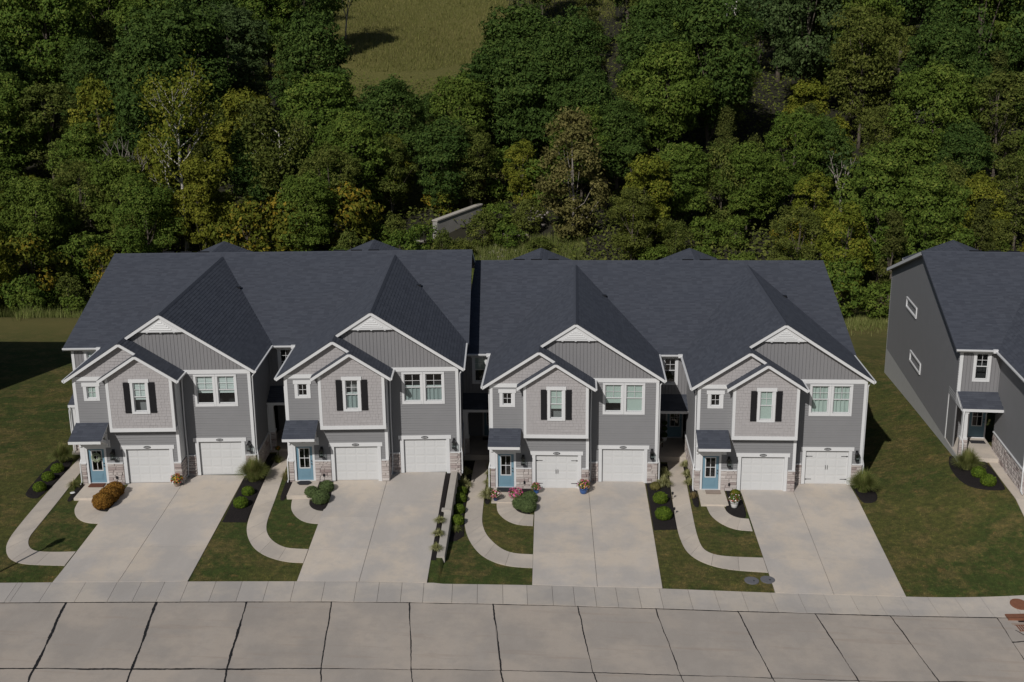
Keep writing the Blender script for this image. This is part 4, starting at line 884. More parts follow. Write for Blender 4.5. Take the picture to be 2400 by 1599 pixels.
for i in range(2): proto(('cedar', i), 'leaf_cedar', 14+i, 3.4, .6, 40, .20, 480, 60+i, shape='cone', shell=(.5, 1.1))
for i in range(2): proto(('sumac', i), 'leaf_autumn', 6+i*.8, 3.0, .6, 16, .25, 330, 70+i, r0=.12, **B)
for i in range(2): proto(('thicket', i), 'leaf_olive', 4.6+i, 3.0, .3, 16, .20, 420, 80+i, r0=.10, **B)
for i in range(2): proto(('green_thicket', i), 'leaf_mid', 5.2+i, 3.1, .3, 16, .24, 380, 85+i, r0=.10, **B)
proto(('willow', 0), 'leaf_brown', 15.5, 4.8, -.2, 60, .23, 640, 90, bark='bark_grey', r0=.18, shape='oval', lobe=(.18, .30), shell=(.3, 1.12))
proto(('brown_cedar', 0), 'leaf_olive', 10, 3.8, .4, 30, .17, 600, 95, shape='oval', r0=.16, shell=(.5, 1.1))

def plant_tree(key, x, y, s, rz, name, cat='tree', sz=None):
    o = empty(name, (x, y, g(x, y)-.15), rz); o.scale = (s, s, sz or s); o['category'] = cat
    c, t_ = PROTO[key]; obj('trunk', t_, o); obj('crown', c, o); return o
# ------------------------------------------------------------------ the wooded hillside
TREES = []      # (object, kind words, screen x, screen y)
WORDS = {'maple': 'dark green maple', 'broadleaf': 'fresh green broadleaf tree', 'ash': 'blue-green tree', 'tulip_tree': 'yellow-green tree', 'locust': 'feathery olive tree', 'cedar': 'dark olive cedar',
         'sumac': 'small autumn-tinted tree', 'thicket': 'low olive shrub', 'green_thicket': 'low green shrub', 'willow': 'brown thin-leaved tree', 'brown_cedar': 'fluffy olive tree'}
def put(kind, x, y, s, r):
    n = len([k for k in PROTO if k[0] == kind]); i = r.randrange(n); key = (kind, i)
    o = plant_tree(key, x, y, s, r.uniform(0, 6.28), kind if kind not in ('thicket', 'green_thicket') else 'thicket_shrub', 'tree' if 'thicket' not in kind else 'shrub', sz=s*r.uniform(.9, 1.15))
    H = max(v.co.z for v in PROTO[key][0].vertices[:400])*s; px, py = scr(x, y, g(x, y)+H*.75); TREES.append((o, WORDS[kind], px, py)); return o
r = random.Random(5)
def half(y): return (y+64.2)*(1200/2800)
def xc(y): return 4.73-.0536*(y+64.2)
ROWS = [(65, 4.4, .48, 'edge'), (71, 4.9, .60, 'edge2'), (78, 5.4, .58, 'low'), (87, 6.4, .62, 'mix'), (97, 7.0, .78, 'mix'), (109, 7.8, .90, 'tall'), (123, 8.6, 1.0, 'tall'), (140, 9.6, 1.0, 'tall'), (160, 10.6, 1.0, 'tall'), (184, 11.5, 1.0, 'tall'), (212, 12.5, 1.05, 'tall'), (242, 13.5, 1.05, 'tall')]
MIX = {'edge': ['thicket']*3+['green_thicket']*5+['sumac']+['locust'], 'edge2': ['green_thicket']*3+['sumac']+['thicket']*2+['tulip_tree']*2+['broadleaf'], 'low': ['tulip_tree']*2+['sumac']+['green_thicket']*2+['locust']*3+['broadleaf']*3+['cedar'],
       'mix': ['broadleaf']*5+['maple']*3+['tulip_tree']*3+['locust']*3+['ash']+['cedar']*2, 'tall': ['maple']*6+['broadleaf']*7+['ash']*2+['locust']*2+['tulip_tree']+['cedar']*2}
for y0, sp, sc_, mixk in ROWS:
    x = xc(y0)-half(y0)-8; xe = xc(y0)+half(y0)+8
    while x < xe:
        xx, yy = x+r.uniform(-.35, .35)*sp, y0+r.uniform(-.38, .38)*sp*1.1; x += sp*r.uniform(.8, 1.15)
        sx, sy = scr(xx, yy, g(xx, yy))
        low = meadow(xx, yy, 17.5*sc_)
        if low and meadow(xx, yy, 9.5*sc_): continue
        if y0 < 80 and -17 < xx < 9.5: continue                      # the clearing with the wing wall and riprap
        if .664 < sx < .712 and y0 > 105 and scr(xx, yy, g(xx, yy)+20*sc_)[1] < .026:
            low = True
            if scr(xx, yy, g(xx, yy)+11.5*sc_)[1] < .022: continue      # gap in front of the hilltop house
        if mixk in ('mix', 'tall') and r.random() < .07: continue
        kinds = MIX[mixk]
        if sx > .68 and mixk in ('mix', 'tall'): kinds = kinds+['locust']*3+['cedar']*3+['tulip_tree']
        if sx < .16 and mixk in ('mix', 'low'): kinds = kinds+['tulip_tree']*3
        k = r.choice(kinds); put(k, xx, yy, (.52 if low else 1)*sc_*r.uniform(.8, 1.2)*(1.15 if k in ('sumac', 'thicket', 'green_thicket') and y0 < 80 else 1), r)
# shrubs and trees that show in the gaps beside the houses and round the clearing
for k, x, y, s in [('sumac', -62, 52, 1.2), ('tulip_tree', -58, 58, .62), ('sumac', -55.5, 63, 1.2), ('broadleaf', -66, 60, .62), ('green_thicket', -52, 70, 1.1), ('thicket', -47, 74, 1.1), ('tulip_tree', -71, 66, .8), ('sumac', -49, 67, .8),
                   ('tulip_tree', 32, 56, .62), ('cedar', 36.5, 55, .7), ('broadleaf', 41, 60, .58), ('locust', 28, 60, .55), ('cedar', 46, 58, .7), ('green_thicket', 34, 48.5, .7), ('thicket', 37.5, 48, .7), ('green_thicket', 30, 49, .8), ('green_thicket', 26.5, 51, .9), ('thicket', 40.5, 50, .8), ('broadleaf', 37, 62, .62), ('green_thicket', 43.5, 52, .8), ('thicket', -58.5, 50.5, .6), ('green_thicket', -54, 57, .7), ('thicket', -51.5, 62.5, .7), ('thicket', -64, 47.5, .7), ('green_thicket', -61, 47.8, .45), ('thicket', -56.5, 53.5, .5), ('green_thicket', -52.8, 56, .5), ('green_thicket', -50, 59.5, .55), ('thicket', -48, 63, .6),
                   ('willow', 4.6, 77, 1.0), ('locust', -18.5, 86, .55), ('thicket', -6.2, 76.5, .75), ('sumac', -12.5, 87, .9), ('sumac', -9, 90, 1.0), ('green_thicket', -4.5, 91, .95), ('green_thicket', 0, 88, 1.0), ('thicket', -10.8, 73.5, .55), ('green_thicket', -13.5, 75, .6), ('green_thicket', -15.5, 72, .65), ('thicket', -8.3, 73, .55), ('green_thicket', -3.2, 76, .62), ('thicket', -.6, 79.5, .75), ('green_thicket', -4.8, 81, .7), ('thicket', .8, 73.5, .5), ('thicket', -17, 77, .8),
                   ('cedar', 13, 76, .6), ('brown_cedar', 22, 77, .95), ('brown_cedar', 16, 68, .55), ('brown_cedar', 50, 82, .9), ('cedar', 26, 80, .7), ('sumac', -28, 72, 1.2), ('sumac', -22, 74, 1.25), ('sumac', -33, 70, 1.1), ('tulip_tree', 12, 70, .42), ('broadleaf', -24, 90, .7), ('maple', -20, 98, .8), ('maple', -6, 102, .85), ('maple', 2, 98, .75), ('green_thicket', 11.5, 70, .6), ('thicket', 12, 74, .7)]:
    put(k, x, y, s, r)
# bare and pale-barked trees
def bare(name, x, y, H, r0, seed, mat, label, leaves=None, spread=.55, depth=4, n0=3, lean=0., straight=False):
    rr = random.Random(seed); m = MB(); tips = []
    def grow(p, d, L, rad, lv):
        q = p+d*L*.5+Vector((rr.uniform(-.04, .04), rr.uniform(-.04, .04), .02))*L; e = q+(d+Vector((rr.uniform(-.16, .16), rr.uniform(-.16, .16), .06))).normalized()*L*.5
        m.tube([p, q, e], [rad, rad*.86, rad*.66], 6 if lv < 2 else 4, cap=lv == 0)
        if lv >= depth: tips.append(e); return
        for k in range(n0 if lv else 2+n0//2):
            a = Vector((rr.uniform(-1, 1), rr.uniform(-1, 1), rr.uniform(.1, .8)))*spread; grow(e if k < 2 else q.lerp(e, rr.random()), (d*.75+a).normalized(), L*rr.uniform(.55, .78), rad*.58, lv+1)
            if lv >= 2: tips.append(e)
    if straight:
        pts = [Vector((lean*H*i/8+rr.uniform(-.08, .08), rr.uniform(-.08, .08), H*.86*i/8-.5*(i == 0))) for i in range(9)]; m.tube(pts, [r0*(1-.09*i) for i in range(9)], 7)
        for i in range(3, 9):
            for q in range(2 if i < 7 else 3):
                an = rr.uniform(0, 6.28); grow(pts[i], Vector((math.cos(an)*.8, math.sin(an)*.8, rr.uniform(.35, .9))).normalized(), H*rr.uniform(.10, .17), r0*.42*(1-.07*i), depth-2)
    else: grow(Vector((0, 0, -.5)), Vector((lean, 0, 1)).normalized(), H*.42, r0, 0)
    o = empty(name, (x, y, g(x, y)), label=label, cat='tree'); obj('trunk', m.mesh('trunk', mat, True), o)
    if leaves:
        rng = np.random.default_rng(seed); T = np.array([tuple(t_) for t_ in tips]); Cc = np.repeat(T, leaves[1], 0)+rng.normal(0, leaves[2], (len(T)*leaves[1], 3)); V, F = cards(Cc, sph(len(Cc), rng), leaves[3], rng)
        obj('crown', npmesh('crown', V, F, leaves[0], rng.random(len(F))), o)
    return o
bare('sycamore_tree', -42.2, 76.5, 19.5, .30, 21, 'bark_pale', 'tall sycamore with bright white trunk above the leftmost townhouse roof', ('leaf_yellow', 15, .8, .28), .62, 4, 3, 0., True)
bare('dead_tree', -49.5, 80, 12.5, .20, 22, 'bark_grey', 'grey leafless tree just left of the white sycamore', None, .6, 4, 3)
bare('sycamore_tree', -31.5, 82, 14, .19, 23, 'bark_pale', 'slim sycamore with patchy white trunk right of the tall white one', ('leaf_olive', 30, .8, .26), .5, 4, 3, 0., True)
bare('dead_tree', 38.0, 86, 8.5, .20, 24, 'bark_grey', 'pale forked bare tree low on the right hillside', ('leaf_blue', 5, .7, .3), .45, 3, 3)
bare('dead_tree', 50.5, 104, 9, .15, 25, 'bark_grey', 'brown dead spruce-like snag high on the right hillside', None, .8, 3, 4)
bare('dead_tree', 12.2, 78, 7.5, .10, 26, 'bark_grey', 'thin grey leafless sapling behind the fourth roof dormer', None, .3, 4, 3)
bare('dead_tree', -41, 180, 11, .20, 27, 'bark_grey', 'bare grey tree against the meadow near the top', ('leaf_mid', 3, .8, .35), .4, 4, 3)
bare('dead_tree', -66, 130, 13, .17, 28, 'bark_grey', 'pale leafless tree in the upper left of the wood', None, .6, 4, 3)
bare('dead_tree', -84, 112, 12, .16, 29, 'bark_grey', 'pale leafless tree at the far left edge of the wood', None, .6, 4, 3)
bare('dead_tree', 57, 92, 6, .14, 30, 'bark_grey', 'small tangled dead tree at the right of the wood', None, .9, 3, 4)
# labels that say which tree: look, height on the slope, landmark below it, order from the left
LM = [(.12, 'left of the leftmost roof'), (.20, 'above the leftmost roof edge'), (.27, 'above the first roof dormer'), (.345, 'between the first two dormers'), (.42, 'above the second roof dormer'), (.49, 'above the concrete wing wall'), (.57, 'above the third roof dormer'), (.645, 'right of the third dormer'), (.71, 'above the fourth roof dormer'), (.80, 'right of the fourth dormer'), (.87, 'above the right lawn gap'), (9, 'above the right house')]
HT = [(.035, 'at the hilltop'), (.10, 'near the hilltop'), (.17, 'high up'), (.235, 'halfway up'), (.30, 'low down'), (9, 'at the wood edge')]
ORD = ['leftmost', 'second from left', 'third from left', 'fourth from left', 'fifth from left', 'sixth from left', 'seventh from left', 'eighth from left', 'ninth from left', 'tenth from left', 'eleventh from left', 'twelfth from left', 'thirteenth from left', 'fourteenth from left', 'fifteenth from left']
buckets = {}
for o, w, px, py in TREES:
    lm = next(t_ for a, t_ in LM if px < a); ht = next(t_ for a, t_ in HT if py < a); buckets.setdefault((w, lm, ht), []).append((px, o))
for (w, lm, ht), l in buckets.items():
    l.sort(key=lambda q: q[0])
    for i, (px, o) in enumerate(l): o['label'] = f"{w} {ht} {lm}"+(f", {ORD[min(i, 14)]}" if len(l) > 1 else ''); o['group'] = 'trees of the wooded hillside'
# undergrowth that fills the wood floor
rng = np.random.default_rng(3); n = 170000; yy = 60+190*rng.random(n)**1.6; xx = xc(yy)+(rng.random(n)*2-1)*(half(yy)+10)
ok = np.array([not (b > 105 and meadow(a, b, 1.5)) for a, b in zip(xx, yy)]) & ~((yy < 82) & (xx > -16) & (xx < 2.)); xx, yy = xx[ok], yy[ok]
C_ = np.stack([xx, yy, G(xx, yy)+rng.random(len(xx))**2*1.6], 1); V, F = cards(C_, np.tile((0, -.5, 1.), (len(xx), 1)), .27, rng, jitter=.6)
tag(obj('undergrowth', npmesh('undergrowth', V, F, 'leaf_olive', rng.random(len(F)))), 'dark leafy undergrowth covering the floor of the wood', 'undergrowth', kind='stuff')
# ------------------------------------------------------------------ grass blades
def blades(n, x, y, z, h, w, rng, lean=.35, segs=1):
    a = rng.random(n)*6.283; d = np.stack([np.cos(a), np.sin(a), np.zeros(n)], 1); L = rng.uniform(.0, lean, n)[:, None]; hh = (h*rng.uniform(.6, 1.25, n))[:, None]; ww = (w*rng.uniform(.7, 1.3, n))[:, None]
    P = np.stack([x, y, z], 1); side = np.stack([-d[:, 1], d[:, 0], d[:, 2]], 1); up = np.array((0, 0, 1.))
    V = np.stack([P-side*ww/2, P+side*ww/2, P+up*hh+d*L*hh], 1).reshape(-1, 3); return V, np.arange(3*n).reshape(n, 3)
def inpoly(x, y, poly):
    P = np.array([(p[0], p[1]) for p in poly]); ins = np.zeros(len(x), bool); j = len(P)-1
    for i in range(len(P)):
        a, b = P[i], P[j]; c = ((a[1] > y) != (b[1] > y)) & (x < (b[0]-a[0])*(y-a[1])/(b[1]-a[1]+1e-12)+a[0]); ins ^= c; j = i
    return ins
rng = np.random.default_rng(8); n = 300000; x = rng.uniform(-36, 31, n); y = -15+46*rng.random(n)**1.5
k = (y > lerp_line(SWB, x)+.02); x, y = x[k], y[k]
bad = np.zeros(len(x), bool)
for p in POLYS: bad |= inpoly(x, y, p)
x, y = x[~bad], y[~bad]
V, F = blades(len(x), x, y, G(x, y)-.005, .055, .022, rng, .9)
cl = np.clip(.42+rng.normal(0, .22, len(x)), 0, 1)
tag(obj('lawn_grass', npmesh('lawn_grass', V, F, 'blade_lawn', cl)), 'short patchy lawn grass around the houses and walks', 'grass', kind='stuff')
n = 90000; y = 112+170*rng.random(n); x = xc(y)-half(y)*.55+rng.random(n)*half(y)*.75; k = np.array([meadow(a, b) or scr(a, b, g(a, b))[1] < .03 for a, b in zip(x, y)]); x, y = x[k], y[k]
V, F = blades(len(x), x, y, G(x, y), .6, .10, rng, .6); tag(obj('meadow_grass', npmesh('meadow_grass', V, F, 'blade_meadow', rng.random(len(F)))), 'tall dry grass of the open hillside field', 'grass', kind='stuff')
n = 30000; x = rng.uniform(-75, -36, n); y = 46+.5*(x+66)+rng.normal(4, 3.2, n)+2.2*np.sin(x*.9)+1.5*np.sin(x*2.3); kk = np.sin(x*1.7+1.2*np.sin(y))+np.sin(x*.63)+rng.normal(0, .5, n) > -.5; x, y = x[kk], y[kk]; n = len(x); V, F = blades(n, x, y, G(x, y), 1.25, .05, rng, .7)
tag(obj('tall_grass', npmesh('tall_grass', V, F, 'blade_green', rng.random(len(F)))), 'tall weeds and grass along the wood edge behind the left lawn', 'grass', kind='stuff')
n = 12000; x = rng.uniform(24, 52, n); y = 43+rng.normal(3, 2.2, n); V, F = blades(n, x, y, G(x, y), .45, .04, rng, .8)
tag(obj('tall_grass', npmesh('tall_grass', V, F, 'blade_green', rng.random(len(F)))), 'tall grass along the wood edge in the gap before the right house', 'grass', kind='stuff')
n = 16000; x = rng.uniform(-13, 6, n); y = 66+12*rng.random(n); V, F = blades(n, x, y, G(x, y), .9, .05, rng, .7)
tag(obj('tall_grass', npmesh('tall_grass', V, F, 'blade_green', rng.random(len(F)))), 'tall weeds below the riprap behind the third townhouse', 'grass', kind='stuff')
# ------------------------------------------------------------------ garden plants
def leafball(key, mat, Rr, n, leaf, seed, flat=.85, dense=1.):
    if key in CACHE: return CACHE[key]
    rng = np.random.default_rng(seed); d = sph(n, rng); d = d[d[:, 2] > -.72]
    rad = Rr*(1+.045*np.sin(d[:, 0]*9+seed)*np.sin(d[:, 1]*8)+.03*np.sin(d[:, 2]*13))*rng.uniform(.86, 1.02, len(d)); P = d*rad[:, None]*np.array((1, 1, flat))+np.array((0, 0, Rr*flat*.78))
    V, F = cards(P, d, leaf, rng, jitter=.45); CACHE[key] = npmesh('foliage', V, F, mat, rng.random(len(F))); return CACHE[key]
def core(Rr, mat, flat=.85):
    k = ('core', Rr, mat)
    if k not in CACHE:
        m = MB(); m.lathe([(.05*Rr, .02)]+[(Rr*.86*math.sin(a), Rr*flat*.78-Rr*flat*.84*math.cos(a)) for a in np.linspace(.45, 2.9, 9)]+[(.05*Rr, Rr*flat*1.6)], 14); CACHE[k] = m.mesh('shade_core', mat, True)
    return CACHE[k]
plain('shrub_core', (.018, .026, .009), .2, 4., .95); plain('rust_core', (.09, .045, .012), .2, 4., .95)  # dark solid cores paint the shade inside the foliage
def shrub(x, y, Rr, label, mat='leaf_box', group=None, name='boxwood_shrub', seed=1, flat=.85, z=0., leaf=.045, corem='shrub_core', sx=1.):
    o = empty(name, (x, y, g(x, y)+z), seed*1.7, label=label, cat='shrub', group=group); q = obj('foliage', leafball((mat, Rr, flat, seed % 3), mat, Rr, int(2600*max(.5, (Rr/.35)**2)), leaf, seed % 3+5, flat), o); p = obj('shade_core', core(Rr, corem, flat), o)
    o.scale = (sx, 1, 1); return o
def tuft(key, n, h, w, mat, seed, spread=.10, arch=.7, r0=.12):
    if key in CACHE: return CACHE[key]
    rng = np.random.default_rng(seed); a = rng.random(n)*6.283; d = np.stack([np.cos(a), np.sin(a), 0*a], 1); b = d*(r0*rng.random(n)**.5)[:, None]; side = np.stack([-d[:, 1], d[:, 0], 0*a], 1)*(w*rng.uniform(.6, 1.3, n))[:, None]/2
    hh = h*rng.uniform(.65, 1.1, n); out = h*arch*rng.random(n)**.8; ts = (0, .4, .75, 1.); rows = []
    for t_ in ts:
        p = b+d*(out*t_**1.8)[:, None]+np.stack([0*a, 0*a, hh*(t_-.72*t_**2.4*np.minimum(1, out/h*1.5))], 1); k = 1-.85*t_**2; rows.append((p-side*k, p+side*k))
    V = np.stack([q for r_ in rows for q in r_], 1).reshape(-1, 3); base = np.arange(n)[:, None]*8; F = np.concatenate([base+np.array([[2*i, 2*i+1, 2*i+3, 2*i+2]]) for i in range(3)]); CACHE[key] = npmesh('blades', V, F, mat, np.tile(rng.random(n), 3)); return CACHE[key]
def grass_clump(x, y, h, label, mat='blade_green', n=900, w=.016, arch=.7, group=None, seed=1, name='ornamental_grass', plume=0, r0=.15, z=0.):
    o = empty(name, (x, y, g(x, y)+.03+z), seed*1.3, label=label, cat='ornamental grass', group=group); obj('blades', tuft((mat, n, h, w, arch, seed % 3), n, h, w, mat, seed % 3+3, arch=arch, r0=r0), o)
    if plume: obj('dry_blades', tuft((mat, 'dry', h), plume, h*1.02, w*.8, 'blade_dry', seed+9, arch=arch*.8, r0=r0), o)
    return o
GB = 'round boxwoods in the mulch beds'
for i, ((x, y), d) in enumerate(zip([(-25.15, -3.36), (-25.3, -1.88), (-25.29, -.63)], ['nearest', 'middle', 'farthest'])): shrub(x, y, .36, f'{d} of three round boxwoods left of the leftmost walkway', group=GB, seed=i)
shrub(-13.31, -3.41, .34, 'round boxwood just in front of the big grass right of the first driveway', group=GB, seed=1); shrub(-13.3, -4.92, .40, 'round boxwood nearest the street right of the first driveway', group=GB, seed=2)
for i, ((x, y, R_), d) in enumerate(zip([(-9.70, -3.5, .42), (-9.02, -2.75, .42), (-9.06, -4.2, .50)], ['left', 'rear', 'front'])): shrub(x, y, R_, f'{d} of three clipped dark round shrubs by the second townhouse door', 'leaf_juniper', 'clipped round shrubs by the front doors', 'clipped_shrub', i, .84, leaf=.035)
for i, ((x, y, R_), d) in enumerate(zip([(1.80, -2.75, .46), (2.30, -2.0, .46), (2.22, -3.12, .50)], ['left', 'rear', 'front'])): shrub(x, y, R_, f'{d} of three clipped dark round shrubs by the third townhouse door', 'leaf_juniper', 'clipped round shrubs by the front doors', 'clipped_shrub', i+1, .84, leaf=.035)
for i, ((x, y, R_), d) in enumerate(zip([(-1.66, -1.0, .34), (-1.62, -2.05, .36), (-1.58, -3.6, .36), (-1.50, -5.1, .38)], ['farthest', 'second farthest', 'second nearest', 'nearest'])): shrub(x, y, R_, f'{d} of four green shrubs between the retaining wall and walkway', group=GB, seed=i, sx=1.)
shrub(9.62, -1.75, .42, 'upper round boxwood right of the third driveway', group=GB, seed=1); shrub(9.66, -3.8, .46, 'lower round boxwood right of the third driveway', group=GB, seed=2)
shrub(27.5, -.3, .40, 'upper round boxwood by the right house walkway', group=GB, seed=0, leaf=.05); shrub(27.62, -1.55, .42, 'lower round boxwood by the right house walkway', group=GB, seed=1, leaf=.05)
ob = empty('rust_shrub', (-20.72, -4.5, g(-20.72, -4.5)), label='rust-orange lumpy shrub by the first townhouse door', cat='shrub')
for i, (x, y, R_) in enumerate([(-.05, -.85, .55), (.02, -.05, .56), (.02, .75, .52)]): obj('foliage', leafball(('rust', i), 'leaf_rust', R_, 5200, .045, 30+i, .88), ob, (x, y, .0), i); obj('shade_core', core(R_, 'rust_core'), ob, (x, y, 0))
grass_clump(-25.6, .8, 1.35, 'large ornamental grass left of the first townhouse porch', n=1900, arch=.62, seed=1, plume=250)
grass_clump(-13.46, -1.6, 1.55, 'large ornamental grass right of the first driveway', n=2600, arch=.60, seed=2, plume=300, r0=.28)
grass_clump(21.25, .05, 1.45, 'large ornamental grass right of the fourth driveway', n=2600, arch=.60, seed=3, plume=60, r0=.28)
grass_clump(27.25, .9, 1.35, 'large ornamental grass with tan plumes by the right house', n=2200, arch=.66, seed=4, plume=420, r0=.26)
grass_clump(-23.4, -2.85, .55, 'small reddish grass left of the first townhouse stoop', n=260, arch=.9, seed=2, plume=140)
shrub(-23.0, -2.2, .24, 'small leafy green plant left of the first townhouse stoop', 'leaf_mid', None, 'leafy_plant', 2, .7, leaf=.10)
grass_clump(-11.6, -1.5, .6, 'brownish grass left of the second townhouse stoop', n=240, arch=.6, seed=1, plume=200); grass_clump(-11.6, -.4, .45, 'pale green grass by the second townhouse left corner', 'blade_cream', n=200, arch=.8, seed=1)
shrub(-8.95, -1.35, .22, 'small brown plant in the bed behind the clipped shrubs', 'leaf_brown', None, 'leafy_plant', 1, .8, leaf=.06)
GV = 'variegated grasses in the mulch beds'
for i, ((x, y), d) in enumerate(zip([(-2.30, -6.2), (-2.26, -7.6), (-2.20, -9.05)], ['top', 'middle', 'bottom'])): grass_clump(x, y, .42, f'{d} of three pale grasses in the strip by the retaining wall', 'blade_cream', 240, .03, .95, GV, i, 'variegated_grass', r0=.10, z=.06)
for i, ((x, y, h), d) in enumerate(zip([(-1.66, 1.9, .6), (-1.62, .1, .7)], ['farther', 'nearer'])): grass_clump(x, y, h, f'{d} pale grass between wall and third walkway', 'blade_cream', 330, .03, .8, GV, i+1, 'variegated_grass')
grass_clump(-1.47, -5.95, .40, 'low grass at the street end of the bed by the retaining wall', n=260, arch=.9, seed=2)
for i, ((x, y, h), d) in enumerate(zip([(-.22, 3.3, .4), (-.2, 2.0, .42), (-.18, .5, .48), (-.10, -1.55, .80)], ['farthest', 'second', 'third', 'largest'])): grass_clump(x, y, h, f'{d} pale grass along the third townhouse left wall', 'blade_cream', 260 if h < .7 else 460, .032, .75, GV, i, 'variegated_grass')
for i, ((x, y, h), d) in enumerate(zip([(10.08, 2.1, .6), (9.95, .5, .75)], ['farther', 'nearer'])): grass_clump(x, y, h, f'{d} pale grass right of the third townhouse', 'blade_cream', 380, .032, .8, GV, i, 'variegated_grass')
shrub(9.45, .05, .30, 'dry brown plant at the third townhouse right corner', 'leaf_brown', None, 'leafy_plant', 2, .9, leaf=.05)
for i, ((x, y, h), d) in enumerate(zip([(11.52, 3.8, .5), (11.5, 2.1, .5), (11.48, .8, .5)], ['farthest', 'middle', 'nearest'])): grass_clump(x, y, h, f'{d} of three pale grasses along the fourth townhouse left wall', 'blade_cream', 280, .032, .8, GV, i+1, 'variegated_grass')
grass_clump(11.52, -1.1, .38, 'brown grass by the fourth townhouse stoop', 'blade_dry', 260, .02, .6, None, 2)
for i in range(5): grass_clump(29.78-.03*i, 1.7-.85*i, .36, f"{['farthest', 'second', 'third', 'fourth', 'nearest'][i]} low pale grass along the right house walkway", 'blade_cream', 200, .03, .9, GV, i, 'variegated_grass')
grass_clump(-12.75, 1.2, .6, 'shaded green plant left of the second townhouse walkway', n=220, arch=.7, seed=1)
# flowers in pots
def flowers(o, cols, Rr, n, z, seed, leafm='leaf_mid'):
    rng = np.random.default_rng(seed); d = sph(420, rng); d = d[d[:, 2] > -.3]; P = d*Rr*rng.uniform(.55, 1., (len(d), 1))+np.array((0, 0, z)); V, F = cards(P, d, .07, rng); obj('leaves', npmesh('leaves', V, F, leafm, rng.random(len(F))), o)
    for i, c in enumerate(cols):
        d = sph(n, rng); d = d[d[:, 2] > -.25]; P = d*Rr*rng.uniform(.85, 1.12, (len(d), 1))+np.array((0, 0, z)); V, F = cards(P, d, .062, rng, 1.1, .3); obj('blossoms', npmesh('blossoms', V, F, c), o)
def pot_plant(x, y, Rp, hp, potm, cols, Rr, label, seed, n=120, z=0.):
    o = empty('flower_pot', (x, y, g(x, y)+.04+z), label=label, cat='flower pot'); m = MB(); m.lathe([(Rp*.62, 0), (Rp*.72, .02), (Rp*.92, hp*.55), (Rp, hp*.92), (Rp*1.08, hp*.93), (Rp*1.08, hp), (Rp*.9, hp), (Rp*.85, hp*.9)], 20); obj('pot', m.mesh('pot', potm, True), o)
    obj('soil', (lambda q: (q.lathe([(Rp*.86, hp*.84), (Rp*.5, hp*.9)], 14), q.mesh('soil', 'soil'))[1])(MB()), o); flowers(o, cols, Rr, n, hp+Rr*.45, seed); return o
pot_plant(.38, -1.9, .15, .26, 'pot_navy', ['petal_pink', 'petal_salmon', 'petal_white'], .30, 'navy pot of pink flowers left of the third townhouse stoop', 1, 60)
pot_plant(2.62, -.72, .17, .26, 'pot_blue', ['petal_salmon', 'petal_pink'], .28, 'blue pot of pink flowers left of the third garage door', 2, 60)
pot_plant(5.32, -.66, .25, .34, 'pot_blue', ['petal_salmon', 'petal_pink', 'petal_yellow'], .36, 'large blue pot of pink and yellow flowers between the third townhouse garages', 3, 90)
pot_plant(13.66, -2.3, .22, .36, 'pot_white', ['petal_red', 'petal_white'], .32, 'white pot of red and white flowers by the fourth townhouse door', 4, 70)
pot_plant(-17.62, -2.45, .20, .22, 'pot_clay', ['petal_orange', 'petal_red', 'petal_yellow'], .34, 'pot of orange and yellow flowers between the first townhouse garages', 5, 80)
o = empty('flowering_plant', (1.50, -1.62, g(1.5, -1.6)+.05), label='bright pink flowering plant behind the clipped shrubs', cat='flowers'); flowers(o, ['petal_pink', 'petal_pink'], .42, 210, .28, 8)
o = empty('flowering_plant', (-12.95, 2.2, g(-12.95, 2.2)+.05), label='small orange flower in shade beside the second townhouse walkway', cat='flowers'); flowers(o, ['petal_orange'], .16, 50, .45, 9); obj('stalk', (lambda q: (q.tube([(0, 0, 0), (0, 0, .45)], .02, 5), q.mesh('stalk', 'leaf_mid'))[1])(MB()), o)
shrub(13.9, -.85, .28, 'brown and yellow plant in the bed by the fourth townhouse door', 'leaf_autumn', None, 'leafy_plant', 1, .85, leaf=.06)
# ------------------------------------------------------------------ small things
def thing(name, mat, fn, loc, label, cat, rz=0., group=None, smooth=False):
    m = MB(); fn(m); return tag(obj(name, m.mesh(name, mat, smooth), None, loc, rz), label, cat, group)
def on(u, x, y, z):
    q = u.matrix_basis @ Vector((x, y, z)); return (q.x, q.y, q.z)
thing('doormat', 'mat_rust', lambda m: m.box(-.42, .42, -.26, .26, 0, .02), on(U1, .86, -.42, .057), 'rust-brown doormat at the wreathed blue door', 'doormat', .0591)
thing('doormat', 'mat_dark', lambda m: m.ext([(-.42, 0), (-.34, .15), (-.26, .27), (.26, .27), (.34, .15), (.42, 0), (.32, -.16), (.24, -.27), (-.24, -.27), (-.32, -.16)], 'z', 0, .02), on(U2, .84, -.45, .057), 'black scalloped doormat at the second townhouse door', 'doormat', .0591)
thing('doormat', 'mat_dark', lambda m: m.box(-.55, .55, -.30, .30, 0, .02), on(U3, .9, -.45, .057), 'wide dark patterned doormat at the third townhouse front door', 'doormat')
thing('doormat', 'mat_faded', lambda m: m.box(-.42, .42, -.26, .26, 0, .02), on(U4, .98, -.45, .057), 'faded tan doormat at the fourth townhouse front door', 'doormat')
thing('doormat', 'mat_dark', lambda m: m.box(-.32, .32, -.2, .2, 0, .02), on(U3, -.75, 7.6, .152), 'small black mat on the third townhouse side porch', 'doormat')
thing('doormat', 'mat_dark', lambda m: m.box(-.42, .42, -.25, .25, 0, .02), on(U5, -.6, 7.4, .152), 'dark grey mat on the right house porch', 'doormat', math.radians(-4))
wr = empty('wreath', on(U1, .85, -.01, 1.58), .0591, label='pale green leafy wreath on the first blue door', cat='wreath')
